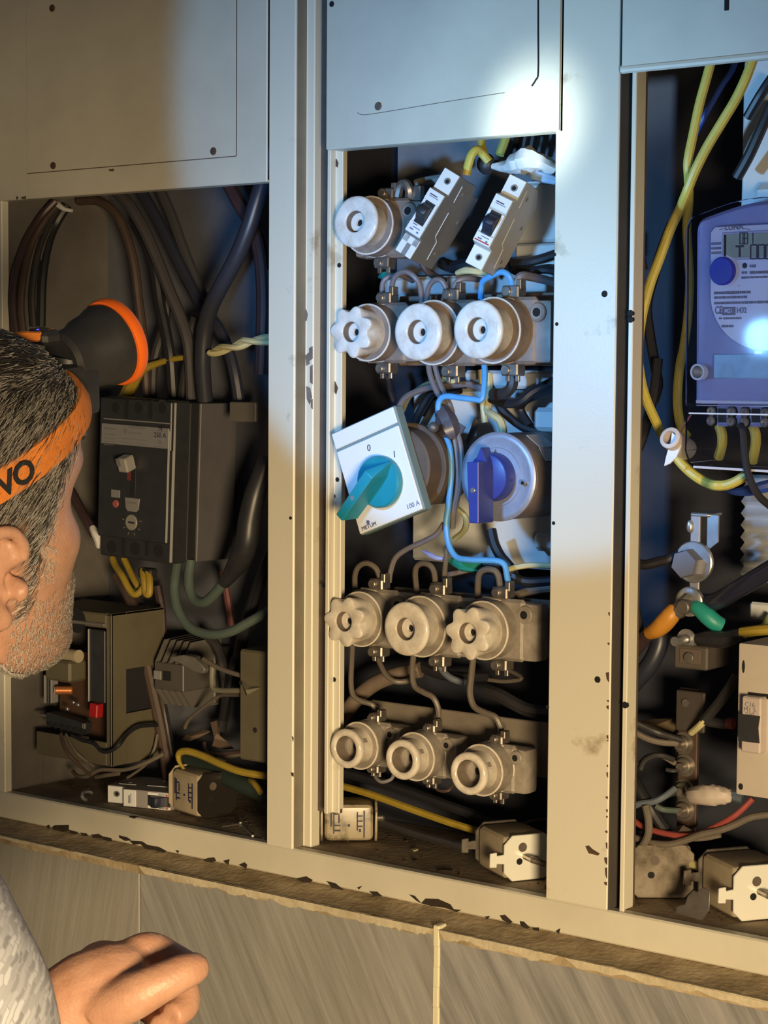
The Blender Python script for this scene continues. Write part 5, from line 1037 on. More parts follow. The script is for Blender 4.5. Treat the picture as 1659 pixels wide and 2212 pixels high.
# beige distribution box with its breaker
yd2 = .006
d0, d1 = W(1589, 1716, yd2), W(1591, 1388, yd2)
DBW = .11
db = thing('distribution_box', 'beige sheet distribution box with one small breaker at the frame edge', 'box', (d0.x+DBW/2, .05, d0.z)); do_ = V((d0.x+DBW/2, .05, d0.z))
def dp(g, n, m, par=None):
    o = g.out(n, m); o.parent = par or db
    if par is None: o.location = -do_
    return o
BB = mat('box_beige', (.56, .49, .40), .5, var=.12, scale=14)
cz = W(1614, 1497, yd2).z
dbf = dp(G().box((d0.x+DBW/2, yd2+.030, (d0.z+d1.z)/2), (DBW, .060, d1.z-d0.z), .002, seg=2), 'case', BB)
c1, c2 = W(1616, 1496, yd2), W(1700, 1500, yd2)
dp(G().box(((c1.x+c2.x)/2, yd2-.0002, c1.z-.0015), (c2.x-c1.x, .001, .004), .0002), 'cutout', HOLE, dbf)
for px, py, rr in ((1606, 1440, (.0013, .0006, .0052)), (1600, 1699, (.0021, .0006, .0027))):
    p = W(px, py, yd2); dp(G().ball((p.x, yd2, p.z), rr, n=8), 'screw_slot', HOLE, dbf)
p0, p1 = W(1601, 1624, yd2-.010), W(1645, 1508, yd2-.010)
bw = p1.x-p0.x
mcb2 = thing('circuit_breaker', 'pinkish white breaker with black rocker mounted in the beige distribution box', 'breaker', ((p0.x+p1.x)/2, yd2, p0.z), None)
mh_ = p1.z-p0.z
cs_ = G().box((0, -.005, mh_/2), (bw, .012, mh_), .0012).out('case', mat('breaker_pinkish', (.50, .42, .38), .45, var=.15, scale=60), mcb2)
G().prism([(-.0092, .0095), (.0092, .0095), (.0078, 0), (.0092, -.0120), (-.0092, -.0120), (-.0078, 0)], 0, .0012, TW(-.0112) @ M.Translation((-.001, mh_*.47, 0))).out('rocker', BLACKP, mcb2)
for k, (s_, zz) in enumerate((('C16', .86), ('M1 5', .77), ('230', .68))):
    g = G(); text_geo(g, s_, .0052, TW(-.0112) @ M.Translation((-.001, mh_*zz, 0)), .0001); g.out('print', INKD, cs_, smooth_=False)
G().box((bw/2-.0035, -.0116, mh_*.45), (.002, .001, mh_*.3), .0003).out('edge_strip', BRASS, cs_)
# earth bar
a, b = W(1462, 1800, .085), W(1500, 1490, .085)
eb = thing('earth_bar', 'dark copper bar with a column of bolts beside the beige distribution box', 'busbar', ((a.x+b.x)/2, .09, a.z)); eo = V(((a.x+b.x)/2, .09, a.z))
G().box((0, 0, (b.z-a.z)/2), (b.x-a.x+.004, .005, b.z-a.z), .0008).out('bar', COPPER, eb)
for px, py in ((1485, 1517), (1468, 1608), (1472, 1656), (1470, 1709), (1471, 1752)):
    p = W(px, py, .080)-eo
    G().lathe([(0, 0), (.0098, 0), (.0098, .0015), (.0070, .0016), (.0070, .006), (.0060, .007), (.0034, .007), (.0034, .012), (0, .012)], 18, M.Translation((p.x, -.002, p.z)) @ WALLROT.to_4x4()).out('bolt', BRASS if py > 1530 else DSTEEL, eb)
board(1460, 1490, 1520, 1585, .078, .004, mat('bar_dark', (.05, .04, .035), .6), 'dark metal tab at the top of the bolted copper bar')
w_ = G().tube([W(1497, 1718, .07), W(1512, 1717, .064), W(1540, 1718, .062), W(1560, 1719, .064), W(1577, 1719, .068)], [.007, .0085, .0090, .0075, .006], 10, 4, rough=.06)
tag(w_.out('taped_lug', mat('pinkish_tape', (.52, .44, .38), .6, var=.2), loc=W(1540, 1718, .065)), 'white taped cable lug beside the bolted copper bar', 'lug')
rw('R4', [(860, 1060, .068), (890, 1068, .068), (960, 1085, .07)], 5.0, mat('wire_steel_blue', (.07, .09, .12), .45), 'dark stub leaving the white taped lug')
rw('R4', [(150, 500, .055), (210, 560, .055), (290, 600, .058), (380, 640, .062), (460, 665, .07), (540, 690, .078)], 2.8, WCH, 'charcoal wire reaching the upper bolts from the post')
rw('R4', [(150, 590, .06), (230, 640, .06), (320, 685, .064), (420, 708, .07), (520, 712, .078)], 2.8, WGT, 'dusty wire reaching the upper bolts from the post')
rw('R4', [(265, 890, .06), (290, 835, .06), (350, 800, .062), (420, 800, .066), (490, 825, .074)], 2.4, WCH, 'charcoal wire arching to the middle bolt')
rw('R4', [(255, 860, .065), (320, 800, .065), (400, 795, .068), (500, 850, .078)], 2.4, WGT, 'dusty wire arching to the middle bolt')
rw('R4', [(440, 892, .072), (490, 900, .074), (540, 890, .08)], 1.8, WCH, 'short charcoal wire end at the middle bolt')
rw('R4', [(150, 1210, .06), (190, 1160, .058), (260, 1125, .058), (350, 1112, .06), (420, 1080, .064), (500, 1020, .074)], 2.8, mat('wire_blue_grey', (.10, .12, .15), .5), 'blue-grey wire rising to the lower bolts')
rw('R4', [(340, 1130, .066), (410, 1090, .068), (470, 1060, .072), (510, 1050, .078)], 2.4, WCH, 'charcoal wire rising to the lower bolts')
rw('R4', [(370, 1140, .064), (420, 1165, .066), (510, 1172, .076)], 2.6, WGG, 'grey-green wire reaching the lowest bolt')
rw('R4', [(150, 880, .07), (220, 970, .068), (280, 1070, .066), (330, 1150, .066), (380, 1230, .07), (430, 1300, .075)], 5.2, WBK, 'black cable slanting down beside the bolted bar')
rw('R4', [(150, 1190, .07), (210, 1235, .068), (290, 1285, .066), (420, 1325, .066), (560, 1345, .066), (660, 1335, .066), (760, 1290, .066), (870, 1230, .066), (940, 1180, .068), (1030, 1090, .072)], 2.6, WRD, 'red wire sagging below the bolted bar')
rw('R4', [(150, 1330, .064), (230, 1360, .062), (330, 1392, .060), (460, 1402, .060), (570, 1375, .060), (680, 1335, .060), (800, 1308, .062), (900, 1272, .064), (1030, 1215, .066), (1200, 1195, .07)], 3.0, WGT, 'dusty wire sagging below the red one')
rw('R4', [(600, 1365, .07), (700, 1362, .07), (810, 1340, .072)], 2.2, WGT, 'dusty wire end beside the sagging red wire')
rw('R4', [(300, 1140, .056), (318, 1230, .054), (318, 1330, .054), (280, 1410, .054), (220, 1448, .056), (150, 1420, .06)], 3.4, WGT, 'dusty wire curling round beside the post foot')
rw('R4', [(150, 1380, .07), (230, 1400, .068), (280, 1370, .068), (300, 1300, .07)], 2.6, WCH, 'charcoal wire inside the curl beside the post foot')
rw('R4', [(920, 250, .06), (860, 350, .058), (790, 450, .06), (700, 560, .066)], 4.4, WCH, 'charcoal cable dropping beside the beige distribution box')
rw('R4', [(705, 552, .064), (670, 590, .066), (612, 640, .074)], 3.0, WYP, 'pale yellow bared end of the charcoal cable')
rw('R4', [(725, 560, .07), (800, 575, .07), (860, 578, .07)], 4.6, WCH, 'dull sleeve behind the beige box edge', 'cable_sleeve')
rw('R4', [(858, 575, .068), (900, 580, .068)], 4.8, WRD, 'red sleeve end behind the beige box edge', 'cable_sleeve')
rw('R4', [(265, 1462, .085), (400, 1480, .082), (550, 1520, .08), (700, 1562, .078), (850, 1612, .076), (1000, 1645, .076), (1250, 1700, .08)], 4.0, mat('wire_straw', (.40, .36, .16), .5), 'straw coloured cable lying behind the dusty cartridges', 'cable')
rw('R4', [(580, 1545, .10), (720, 1560, .095), (900, 1580, .095), (1250, 1610, .10)], 7.5, WCH, 'thick charcoal cable lying behind the straw coloured one', 'cable')
crumple('R4', [(240, 560), (350, 550), (480, 545), (530, 560), (500, 640), (380, 620), (280, 600)], .10, mat('tan_paper', (.12, .08, .04), .8, var=.4, scale=40), 'stained tan card scrap behind the upper bolts')
crumple('R4', [(500, 1280), (560, 1270), (625, 1315), (560, 1330), (505, 1320)], .07, WBR, 'brown leather-like scrap under the lowest bolt')
# ================================================================== loose things on the sill
NHB = mat('cartridge_tan', (.44, .36, .24), .55, var=.3, scale=30)
NHD = mat('cartridge_dusty', (.24, .20, .15), .8, scale=38, col2=(.08, .06, .04), thr=(.35, .6))
NHS = mat('cartridge_stained', (.36, .30, .20), .35, scale=60, col2=(.12, .10, .06), thr=(.38, .55))
PLW = mat('bright_end_plate', (.86, .85, .76), .30, .25)
def cartridge(label, px, py, ang, L=.060, Wd=.044, H=.040, body=NHB, plate_p=PLW, plate_m=None, lug_p=-1, lug_m=-1, blade_p=True, blade_m=True, marks=False, dirty=False, bl=.018):
    p = WZ(px, py, ZS)
    t = thing('fuse_cartridge', label, 'fuse', p, M.Rotation(rad(ang), 3, 'Z'), 'loose blade fuse cartridges on the sill')
    plate_m = plate_m or BRASS
    bdy = G().box((0, 0, H/2+.001), (L-.005, Wd-.003, H-.003), .006, seg=3)
    if dirty:
        pass
    bdy = bdy.out('body', body, t)
    YZ = lambda x: M(((0, 0, 1, x), (1, 0, 0, 0), (0, 1, 0, H/2+.001), (0, 0, 0, 1)))
    def plate(x, m, lug, nm='end_plate'):
        a, b = Wd/2, H/2; c = .008
        L_ = [(a-c, -b), (a, -b+c), (a, b-c), (a-c, b), (-a+c, b), (-a, b-c), (-a, -b+c), (-a+c, -b)]
        g = G().prism(L_, -.0012, .0012, YZ(x), .0006)
        if lug:
            g.prism([(lug*(a-.003), .0045), (lug*(a+.007), .0035), (lug*(a+.007), .0068), (lug*(a+.0135), .0062), (lug*(a+.0140), -.0062), (lug*(a+.007), -.0068), (lug*(a+.007), -.0035), (lug*(a-.003), -.0045)], -.0011, .0011, YZ(x), .0005)
        return g.out(nm, m, t)
    P = plate(L/2, plate_p, lug_p); Q = plate(-L/2, plate_m, lug_m)
    if blade_p:
        g = G().box((L/2+bl/2, .002, H/2), (bl, .017, .0052), .0016, rot=M.Rotation(-.35, 3, 'X')); g.out('contact_blade', BRASS, t)
    if blade_m:
        G().box((-L/2-bl/2, 0, H/2), (bl, .0052, .015), .0012).out('contact_blade', STEEL, t)
    for yy, zz, r in ((-.006, .0105, .0042), (-.009, -.002, .0030)):
        G().cyl((L/2+.0010, yy, H/2+zz), (L/2+.0015, yy, H/2+zz), r, 14).out('rivet_hole', GROOVE if r > .004 else HOLE, P)
    if marks:
        yy = -Wd/2+.0012
        T = M(((1, 0, 0, 0), (0, 0, -1, yy), (0, 1, 0, H/2), (0, 0, 0, 1)))
        for (x, z, w, h) in ((-.017, .006, .0015, .016), (-.0145, .002, .0012, .022), (-.011, -.006, .006, .0016), (-.011, -.001, .006, .0014), (-.0095, .005, .0014, .008), (-.0115, .010, .005, .0013), (.0, -.001, .0022, .0022), (.008, .003, .0012, .018), (.0105, .003, .0050, .0012), (.0105, .008, .0050, .0012), (.0105, -.002, .0050, .0012), (.0105, -.006, .0022, .003), (.0145, .0, .0014, .026)):
            G().box((x, z, 0), (w, h, .0006), T=T).out('print', INK, bdy)
    return t
cartridge('tan blade fuse with black printed marks and dark glossy end behind the loose breaker toggle', 437, 1757, -14, body=NHB, plate_p=mat('dark_gloss_plate', (.03, .025, .022), .12, .3), plate_m=NHB, lug_p=0, lug_m=0, blade_p=False, marks=True, bl=.016, L=.054, Wd=.046, H=.046)
cartridge('stained blade fuse with torn foil label at the foot of the grooved post', 752, 1812, 40, body=NHS, plate_p=NHS, plate_m=NHS, lug_p=0, lug_m=1, blade_p=True, marks=True, L=.052, Wd=.044, H=.038, bl=.009)
cartridge('blade fuse with bright white end plate before the wide post', 1108, 1886, -30, body=NHB, L=.058, Wd=.048, H=.041)
cartridge('grimy dust-covered blade fuse lying behind its bright-plated neighbour', 1418, 1925, -52, body=NHD, plate_p=NHD, plate_m=DSTEEL, lug_p=0, lug_m=0, blade_p=False, blade_m=False, L=.050, Wd=.056, H=.046)
cartridge('blade fuse with bright oval end plate at the frame corner', 1606, 1968, -34, body=NHB, L=.060, Wd=.054, H=.046)
# grimy plate leaning between the last two cartridges
w0 = W(1506, 1926, .020)
gp = G().prism([(-.012, -.013), (.006, -.014), (.012, -.004), (.013, .011), (.006, .014), (.001, .009), (-.003, .010), (-.008, .004), (-.010, -.003), (-.018, -.006), (-.019, -.012)], 0, .002, M.Translation((w0.x, w0.y, ZS+.0155)) @ WALLROT.to_4x4(), .0006)
tag(gp.out('metal_plate', DSTEEL, loc=(w0.x, w0.y, ZS)), 'bent grimy metal plate leaning between two blade fuses', 'plate')
# loose breaker on the sill
zt, up = (-.30, .10, .95), (-.955, .08, -.28)
lbp = WZ(290, 1750, ZS)
lb_ = mcb('white and grey breaker lying on its side upon the sill with black toggle', lbp+V((.006, -.004, .0105)), (lambda Z, Y: M((Y.cross(Z), Y, Z)).transposed())(V((.25, -.968, 0)).normalized(), V((-.968, -.25, 0)).normalized()), variant=1, side=mat('loose_breaker_grey', (.30, .28, .26), .5, var=.1), front=WHITE, group=MG, toggle_y=-.0155)
lb_.location = WZ(293, 1752, ZS)+V((.002, .013, .0096)); lb_.scale = (1.05, 1.2, 1.0)
tag(G().tube([WZ(186, 1728, ZS+.008), WZ(178, 1722, ZS+.012), WZ(180, 1712, ZS+.016), WZ(192, 1710, ZS+.014), WZ(200, 1714, ZS+.012)], .0018, 7, 5).out('wire_ring', STEEL, loc=WZ(186, 1728, ZS)), 'small bent metal ring beside the loose breaker end', 'ring')
def screw(label, a, b, m, r=.0022, hr=.0042, nm='screw', group='loose screws on the sill'):
    p, q = WZ(*a, ZS+.003), WZ(*b, ZS+.0025); g = G().cyl(p, q, r, 10); d = (q-p).normalized(); g.cyl(q, q+d*.003, hr, 14, bev=.0006)
    tag(g.out(nm, m, loc=p), label, 'screw', group)
screw('shiny slim screw lying on the sill near the narrow post', (546, 1806), (520, 1780), STEEL, .0012, .0022)
screw('thin metal pin lying beside the shiny slim screw', (480, 1786), (518, 1780), BRASS, .0010, .0012, 'pin')
screw('rusty bolt lying flat close to the bright-plated blade fuse', (1186, 1930), (1222, 1914), RUSTB, .0024, .0046, 'bolt')
screw('short rusty bolt behind the flat one by the bright-plated fuse', (1204, 1907), (1188, 1916), RUSTB, .0022, .0040, 'bolt')
screw('rusty bolt pointing at the wide post foot', (1308, 1938), (1256, 1922), RUSTB, .0024, .0044, 'bolt')
p = WZ(1330, 1952, ZS); tag(G().cyl(p, p+V((0, 0, .016)), .0022, 10).cyl(p+V((0, 0, .014)), p+V((0, 0, .017)), .0038, 12).out('bolt', RUSTB, loc=p), 'small rusty bolt standing upright by the wide post foot', 'screw', 'loose screws on the sill')
def bit(c, pts, label, m=RUST):
    P = [WZ(*pxy(c, *q), ZS) for q in pts]; ce = sum(P, V((0, 0, 0)))/len(P)
    g = G().prism([(p.x, p.y) for p in P], ZS, ZS+.0012); tag(g.out('paint_chip', m, loc=ce), label, 'chip')
bit('K', [(172, 475), (205, 471), (245, 476), (240, 484), (180, 484)], 'dark paint chip on the sill before the bright-plated fuse')
bit('D', [(772, 180), (800, 178), (826, 183), (800, 189)], 'dark paint chip on the sill edge below the loose breaker')
bit('K', [(60, 385), (85, 382), (90, 388), (70, 394)], 'small pale crumb on the sill between two cartridges', GROUT)
bit('K', [(62, 432), (82, 430), (88, 437), (70, 440)], 'small dark crumb on the sill between two cartridges')
# crumbly dirt on the sill
g = G()
for k in range(170):
    x = rnd.uniform(-.50, .40); y = rnd.uniform(.004, .14); s_ = rnd.uniform(.0006, .0018)
    g.box((x, y, ZS+s_*.3), (s_*rnd.uniform(.8, 2), s_, s_*.8), 0, rot=M.Rotation(rnd.uniform(0, 3), 3, 'Z'))
o = g.out('sill_dirt', RUSTB); o['kind'] = 'stuff'; tag(o, 'fine brown grit scattered over the dusty sill', 'grit')
# ================================================================== the man
HC = WD(-122, 1102, 1.275)
HROT = M.Rotation(YAW+rad(47)-pi/2, 3, 'Z') @ M.Rotation(rad(8), 3, 'X') @ M.Rotation(rad(8), 3, 'Y')
HM = M.Translation(HC) @ HROT.to_4x4(); HMI = HM.inverted()
ROWS = [(-.121, .076, -.050, .014), (-.116, .084, -.036, .030), (-.106, .089, -.016, .043), (-.090, .089, .002, .0535), (-.070, .087, .022, .0610), (-.048, .088, .052, .0665), (-.022, .090, .078, .0710), (0, .089, .092, .0735), (.022, .0945, .099, .0755), (.046, .0955, .1025, .0770), (.070, .0895, .099, .0755), (.090, .0755, .087, .0665), (.105, .054, .065, .050), (.114, .031, .038, .030), (.1185, .006, .008, .006)]
def hrow(z):
    for i in range(len(ROWS)-1):
        a, b = ROWS[i], ROWS[i+1]
        if a[0] <= z <= b[0] or i == len(ROWS)-2:
            p0, p3 = ROWS[max(i-1, 0)], ROWS[min(i+2, len(ROWS)-1)]; t = (z-a[0])/(b[0]-a[0])
            return [.5*(2*a[k]+(b[k]-p0[k])*t+(2*p0[k]-5*a[k]+4*b[k]-p3[k])*t*t+(3*a[k]-p0[k]-3*b[k]+p3[k])*t**3) for k in (1, 2, 3)]
def ga(d, s): return math.exp(-(d/s)**2)
def hpt(th, z, grow=0.0):                               # th=0 front, +pi/2 right ear side
    f, b, w = hrow(z); s, c = math.sin(th), math.cos(th)
    x = math.copysign(abs(s)**.92, s)*w; y = math.copysign(abs(c)**.92, c)*(f if c > 0 else b) if True else 0
    if b < 0 and c <= 0: y = -b+abs(c)**.92*.0*b
    if b < 0 and c > 0: y = -b+(f+b)*abs(c)**.92
    for sg in (-1, 1):
        e = ga(x-sg*.034, .016)*ga(z-.002, .013)*(1 if c > 0 else 0); y -= .012*e                    # eye sockets
        k = ga(x-sg*.060, .018)*ga(z+.024, .020)*(1 if c > 0 else 0); x += sg*.0055*k; y += .004*k   # cheekbones
        y += .0045*ga(x-sg*.030, .024)*ga(z-.024, .009)*(1 if c > 0 else 0)                          # brows
        k = ga(z-.030, .022)*ga(y-.062, .022); x -= sg*.004*k*(1 if sg*x > 0 else 0)                 # temples
    if c > 0:
        nz = max(0, min(1, (.010-z)/.045)) if z > -.040 else max(0, 1-(-.040-z)/.010)
        y += .017*nz*ga(x, .0085+.006*nz)
        y += .006*ga(x, .024)*(ga(z+.062, .006)+ga(z+.075, .007)) + .007*ga(x, .018)*ga(z+.104, .014)
    v = V((x, y, z)); 
    if grow: v += V((x, y*.8, max(z, 0)*.8)).normalized()*grow
    return v
def head_bm(grow=0.0, NA=72, NZ=52):
    b = bmesh.new(); rows = []
    for j in range(NZ):
        t = j/(NZ-1); z = -.121+.2395*(.5-.5*math.cos(pi*(.04+.96*t)) if False else t)
        rows.append([b.verts.new(hpt(2*pi*i/NA, z, grow)) for i in range(NA)])
    for j in range(NZ-1):
        for i in range(NA): k = (i+1) % NA; b.faces.new((rows[j][i], rows[j][k], rows[j+1][k], rows[j+1][i]))
    b.faces.new(rows[0][::-1]); b.faces.new(rows[-1]); return b
def skin_mesh(verts, edges, radii, root=0, sub=2):
    me = bpy.data.meshes.new('s'); me.from_pydata([tuple(v) for v in verts], edges, []); o = bpy.data.objects.new('s', me); COL.objects.link(o)
    o.modifiers.new('k', 'SKIN'); sv = me.skin_vertices[0].data
    for i, r in enumerate(radii): sv[i].radius = (r, r) if not isinstance(r, tuple) else r; sv[i].use_root = (i == root)
    m = o.modifiers.new('u', 'SUBSURF'); m.levels = sub
    ev = bpy.data.meshes.new_from_object(o.evaluated_get(bpy.context.evaluated_depsgraph_get())); bpy.data.objects.remove(o); bpy.data.meshes.remove(me); return ev
body = G()
hb_ = head_bm(); bmesh.ops.recalc_face_normals(hb_, faces=hb_.faces)
HT_ = BVHTree.FromBMesh(hb_)
body.merge(hb_, HM)
# ears
for sg in (1, -1):
    E0 = V((sg*.0755, -.012, -.026)); TM_ = HM @ M.Translation(E0) @ M.Rotation(sg*rad(-16), 4, 'Z') @ M.Rotation(rad(-8), 4, 'X')
    def e(x, y, z): return TM_ @ V((sg*x, y, z))
    body.ball((0, -.004, 0), (.0055, .0150, .0275), TM_, 10)
    body.tube([e(.002, .013, .010), e(.006, .011, .022), e(.010, .000, .031), e(.013, -.013, .028), e(.014, -.020, .014), e(.013, -.019, -.004), e(.010, -.013, -.018), e(.008, -.004, -.027)], [.0042, .0044, .0046, .0048, .0048, .0044, .0046, .0058], 9, 5)
    body.tube([e(.006, -.010, .016), e(.009, -.013, .002), e(.008, -.009, -.012), e(.006, -.002, -.017)], [.003, .0045, .0042, .003], 8, 4)
    body.ball((sg*.006, .0125, -.008), (.0050, .0060, .0085), TM_, 8)            # tragus
    body.ball((sg*.006, .001, -.027), (.0055, .0085, .0085), TM_, 8)            # lobe
# neck, torso, arms as one skinned skeleton
fwd = M.Rotation(YAW+rad(47)-pi/2, 3, 'Z'); Bx = fwd @ V((1, 0, 0)); By = fwd @ V((0, 1, 0)); UZ = V((0, 0, 1))
nk = HC+HROT @ V((0, -.020, -.060))
sh = WD(-136, 2185, 1.15)                                 # right shoulder / upper sleeve
c7 = HC-Bx*.045-By*.085-UZ*.205
chest = c7-UZ*.13-By*.045; waist = c7-UZ*.38-By*.07; hip = c7-UZ*.52-By*.07
ls = c7-Bx*.19-UZ*.045
el_r = WD(-132, 2720, 1.17); wr_r = WD(118, 2190, 1.235)
le = ls-UZ*.28-By*.03; lwr = le-UZ*.25+By*.02-Bx*.02
vs = [hip, waist, chest, c7, nk, sh, el_r, el_r.lerp(wr_r, .5), wr_r, ls, le, le.lerp(lwr, .5), lwr]
ra = [.125, .125, .130, .070, .052, .054, .042, .038, .026, .056, .044, .038, .026]
ed = [(0, 1), (1, 2), (2, 3), (3, 4), (3, 5), (5, 6), (6, 7), (7, 8), (3, 9), (9, 10), (10, 11), (11, 12)]
sk = skin_mesh(vs, ed, ra, 0, 2); body.b.from_mesh(sk); bpy.data.meshes.remove(sk)
body.tube([nk+HROT @ V((0, .006, .05)), nk, c7.lerp(nk, .4), c7-UZ*.02], [.054, .056, .057, .056], 20, 5)
# right hand: loosely pinched, thumb towards the viewer
def hand_pts(L): return [WD(*q) for q in L]
hd_d = 1.24
palm = hand_pts([(105, 2200, hd_d), (190, 2150, hd_d), (262, 2122, hd_d+.004), (312, 2108, hd_d+.008)])
body.tube(palm, [.0255, .0285, .0270, .0215], 16, 5)
body.ball(WD(232, 2112, hd_d+.012), (.027, .019, .024), None, 12)
def finger(pts, r): body.tube(hand_pts(pts), r, 12, 5)
finger([(250, 2085, 1.250), (318, 2052, 1.252), (368, 2068, 1.255), (412, 2090, 1.252), (438, 2104, 1.246)], [.0125, .0122, .0105, .0094, .0072])          # index
finger([(215, 2190, 1.222), (290, 2152, 1.212), (350, 2122, 1.212), (405, 2096, 1.218), (437, 2086, 1.226)], [.0155, .0150, .0128, .0115, .0080])         # thumb
finger([(270, 2110, 1.262), (345, 2092, 1.272), (392, 2128, 1.272), (398, 2172, 1.262), (368, 2196, 1.250)], [.0125, .0120, .0110, .0102, .0085])         # middle
finger([(262, 2135, 1.276), (335, 2130, 1.288), (376, 2170, 1.286), (372, 2208, 1.272), (338, 2222, 1.256)], [.0122, .0115, .0105, .0098, .0085])         # ring
finger([(250, 2165, 1.286), (312, 2172, 1.298), (346, 2208, 1.294), (336, 2238, 1.280), (300, 2244, 1.264)], [.0110, .0100, .0092, .0088, .0076])         # little
bmesh.ops.recalc_face_normals(body.b, faces=body.b.faces)
tmp = body.out('tmp_body', SKIN)
md = tmp.modifiers.new('r', 'REMESH'); md.mode = 'VOXEL'; md.voxel_size = .0027; md.use_smooth_shade = True
ms = tmp.modifiers.new('s', 'SMOOTH'); ms.factor = .5; ms.iterations = 3
bme = bpy.data.meshes.new_from_object(tmp.evaluated_get(bpy.context.evaluated_depsgraph_get())); bpy.data.objects.remove(tmp)
bb = bmesh.new(); bb.from_mesh(bme); bpy.data.meshes.remove(bme)
# ear canal hollow and legs
for v in bb.verts:
    q = HMI @ v.co; d = (q-V((.080, -.004, -.030))).length
    if q.x > .06 and d < .009: v.co = HM @ (q-V((.010*math.cos(d/.009*pi/2), 0, 0)))
gl = G(); gl.b.free(); gl.b = bb
kn = []
for sg in (1, -1):
    a = hip+Bx*sg*.085; k_ = V((a.x, a.y, .48))+By*.02+Bx*sg*.01; f_ = V((a.x, a.y, .08))+Bx*sg*.02; t_ = f_+By*.14-UZ*.045
    s_ = skin_mesh([a, k_, V((a.x, a.y, .26))+Bx*sg*.015, f_, t_], [(0, 1), (1, 2), (2, 3), (3, 4)], [.088, .062, .055, .040, .034], 0, 2); gl.b.from_mesh(s_); bpy.data.meshes.remove(s_); kn.append((a, k_, f_))
man = gl.out('person', SKIN, loc=V((hip.x, hip.y, 0)), ang=180)
tag(man, 'grey-haired man in pale patterned shirt seen from behind wearing an orange headlamp strap', 'person')
MO = V((hip.x, hip.y, 0))
def mp(g, name, m, ang=60):
    o = g.out(name, m, ang=ang); o.parent = man; o.location = -MO; return o
# shirt
ssm = [hip-UZ*.02, waist, chest, c7-UZ*.015, sh, sh.lerp(el_r, .45), el_r, ls, le, le.lerp(lwr, .7)]
sra = [.145, .145, .150, .090, .084, .082, .078, .068, .058, .045]
shm = skin_mesh(ssm, [(0, 1), (1, 2), (2, 3), (3, 4), (4, 5), (5, 6), (3, 7), (7, 8), (8, 9)], sra, 0, 3)
SH = mat('shirt_cloth', (.52, .51, .50), .9)
nt = SH.node_tree; N = nt.nodes; Lk = nt.links; tc = N.new('ShaderNodeTexCoord'); mp_ = N.new('ShaderNodeMapping'); mp_.inputs['Rotation'].default_value = (.5, -.35, .6); mp_.inputs['Scale'].default_value = (1, 1, 1)
nz = N.new('ShaderNodeTexNoise'); nz.inputs['Scale'].default_value = 55; mx = N.new('ShaderNodeVectorMath'); mx.operation = 'SCALE'; mx.inputs[3].default_value = .009; ad = N.new('ShaderNodeVectorMath'); ad.operation = 'ADD'
bk_ = N.new('ShaderNodeTexBrick'); bk_.inputs['Scale'].default_value = 95; bk_.inputs['Mortar Size'].default_value = .045; bk_.inputs['Mortar Smooth'].default_value = .3; bk_.inputs['Brick Width'].default_value = .95; bk_.inputs['Row Height'].default_value = .30
bk_.inputs['Color1'].default_value = (.27, .275, .30, 1); bk_.inputs['Color2'].default_value = (.66, .68, .74, 1); bk_.inputs['Mortar'].default_value = (.46, .47, .52, 1); bk_.inputs['Bias'].default_value = .1
Lk.new(tc.outputs['Object'], mp_.inputs[0]); Lk.new(mp_.outputs[0], nz.inputs['Vector']); Lk.new(nz.outputs['Color'], mx.inputs[0]); Lk.new(mp_.outputs[0], ad.inputs[0]); Lk.new(mx.outputs[0], ad.inputs[1]); Lk.new(ad.outputs[0], bk_.inputs['Vector'])
Lk.new(bk_.outputs['Color'], N['Principled BSDF'].inputs['Base Color'])
g = G(); g.b.from_mesh(shm); bpy.data.meshes.remove(shm)
for v in g.b.verts:
    n_ = noise.noise(v.co*9)*.006+noise.noise(v.co*24)*.0025; v.co += v.normal*n_
mp(g, 'shirt', SH, 180)
COLM = mat('collar_white', (.72, .71, .70), .9)
g = G()
for k in range(2):
    sg = 1 if k == 0 else -1
    P = [c7+By*.062+Bx*sg*.022-UZ*.030, c7+By*.070+Bx*sg*.052-UZ*.052, c7+By*.030+Bx*sg*.072-UZ*.002, c7+By*.012+Bx*sg*.066+UZ*.024, c7+By*.055+Bx*sg*.045+UZ*.016]
    a_ = [g.b.verts.new(p) for p in P]; b_ = [g.b.verts.new(p-Bx*sg*.003) for p in P]; g.b.faces.new(a_); g.b.faces.new(b_[::-1])
    for i in range(5): g.b.faces.new((a_[i], b_[i], b_[(i+1) % 5], a_[(i+1) % 5]))
g.lathe([(.064, 0), (.060, .028), (.057, .028), (.061, 0), (.064, 0)], 30, M.Translation(c7-UZ*.006+By*.006))
mp(g, 'collar', COLM)
# trousers
g = G()
for a, k_, f_ in kn:
    s_ = skin_mesh([a+UZ*.06, k_, f_+UZ*.02], [(0, 1), (1, 2)], [.115, .085, .075], 0, 2); g.b.from_mesh(s_); bpy.data.meshes.remove(s_)
mp(g, 'trousers', mat('trouser_cloth', (.05, .055, .075), .9, var=.2), 180)
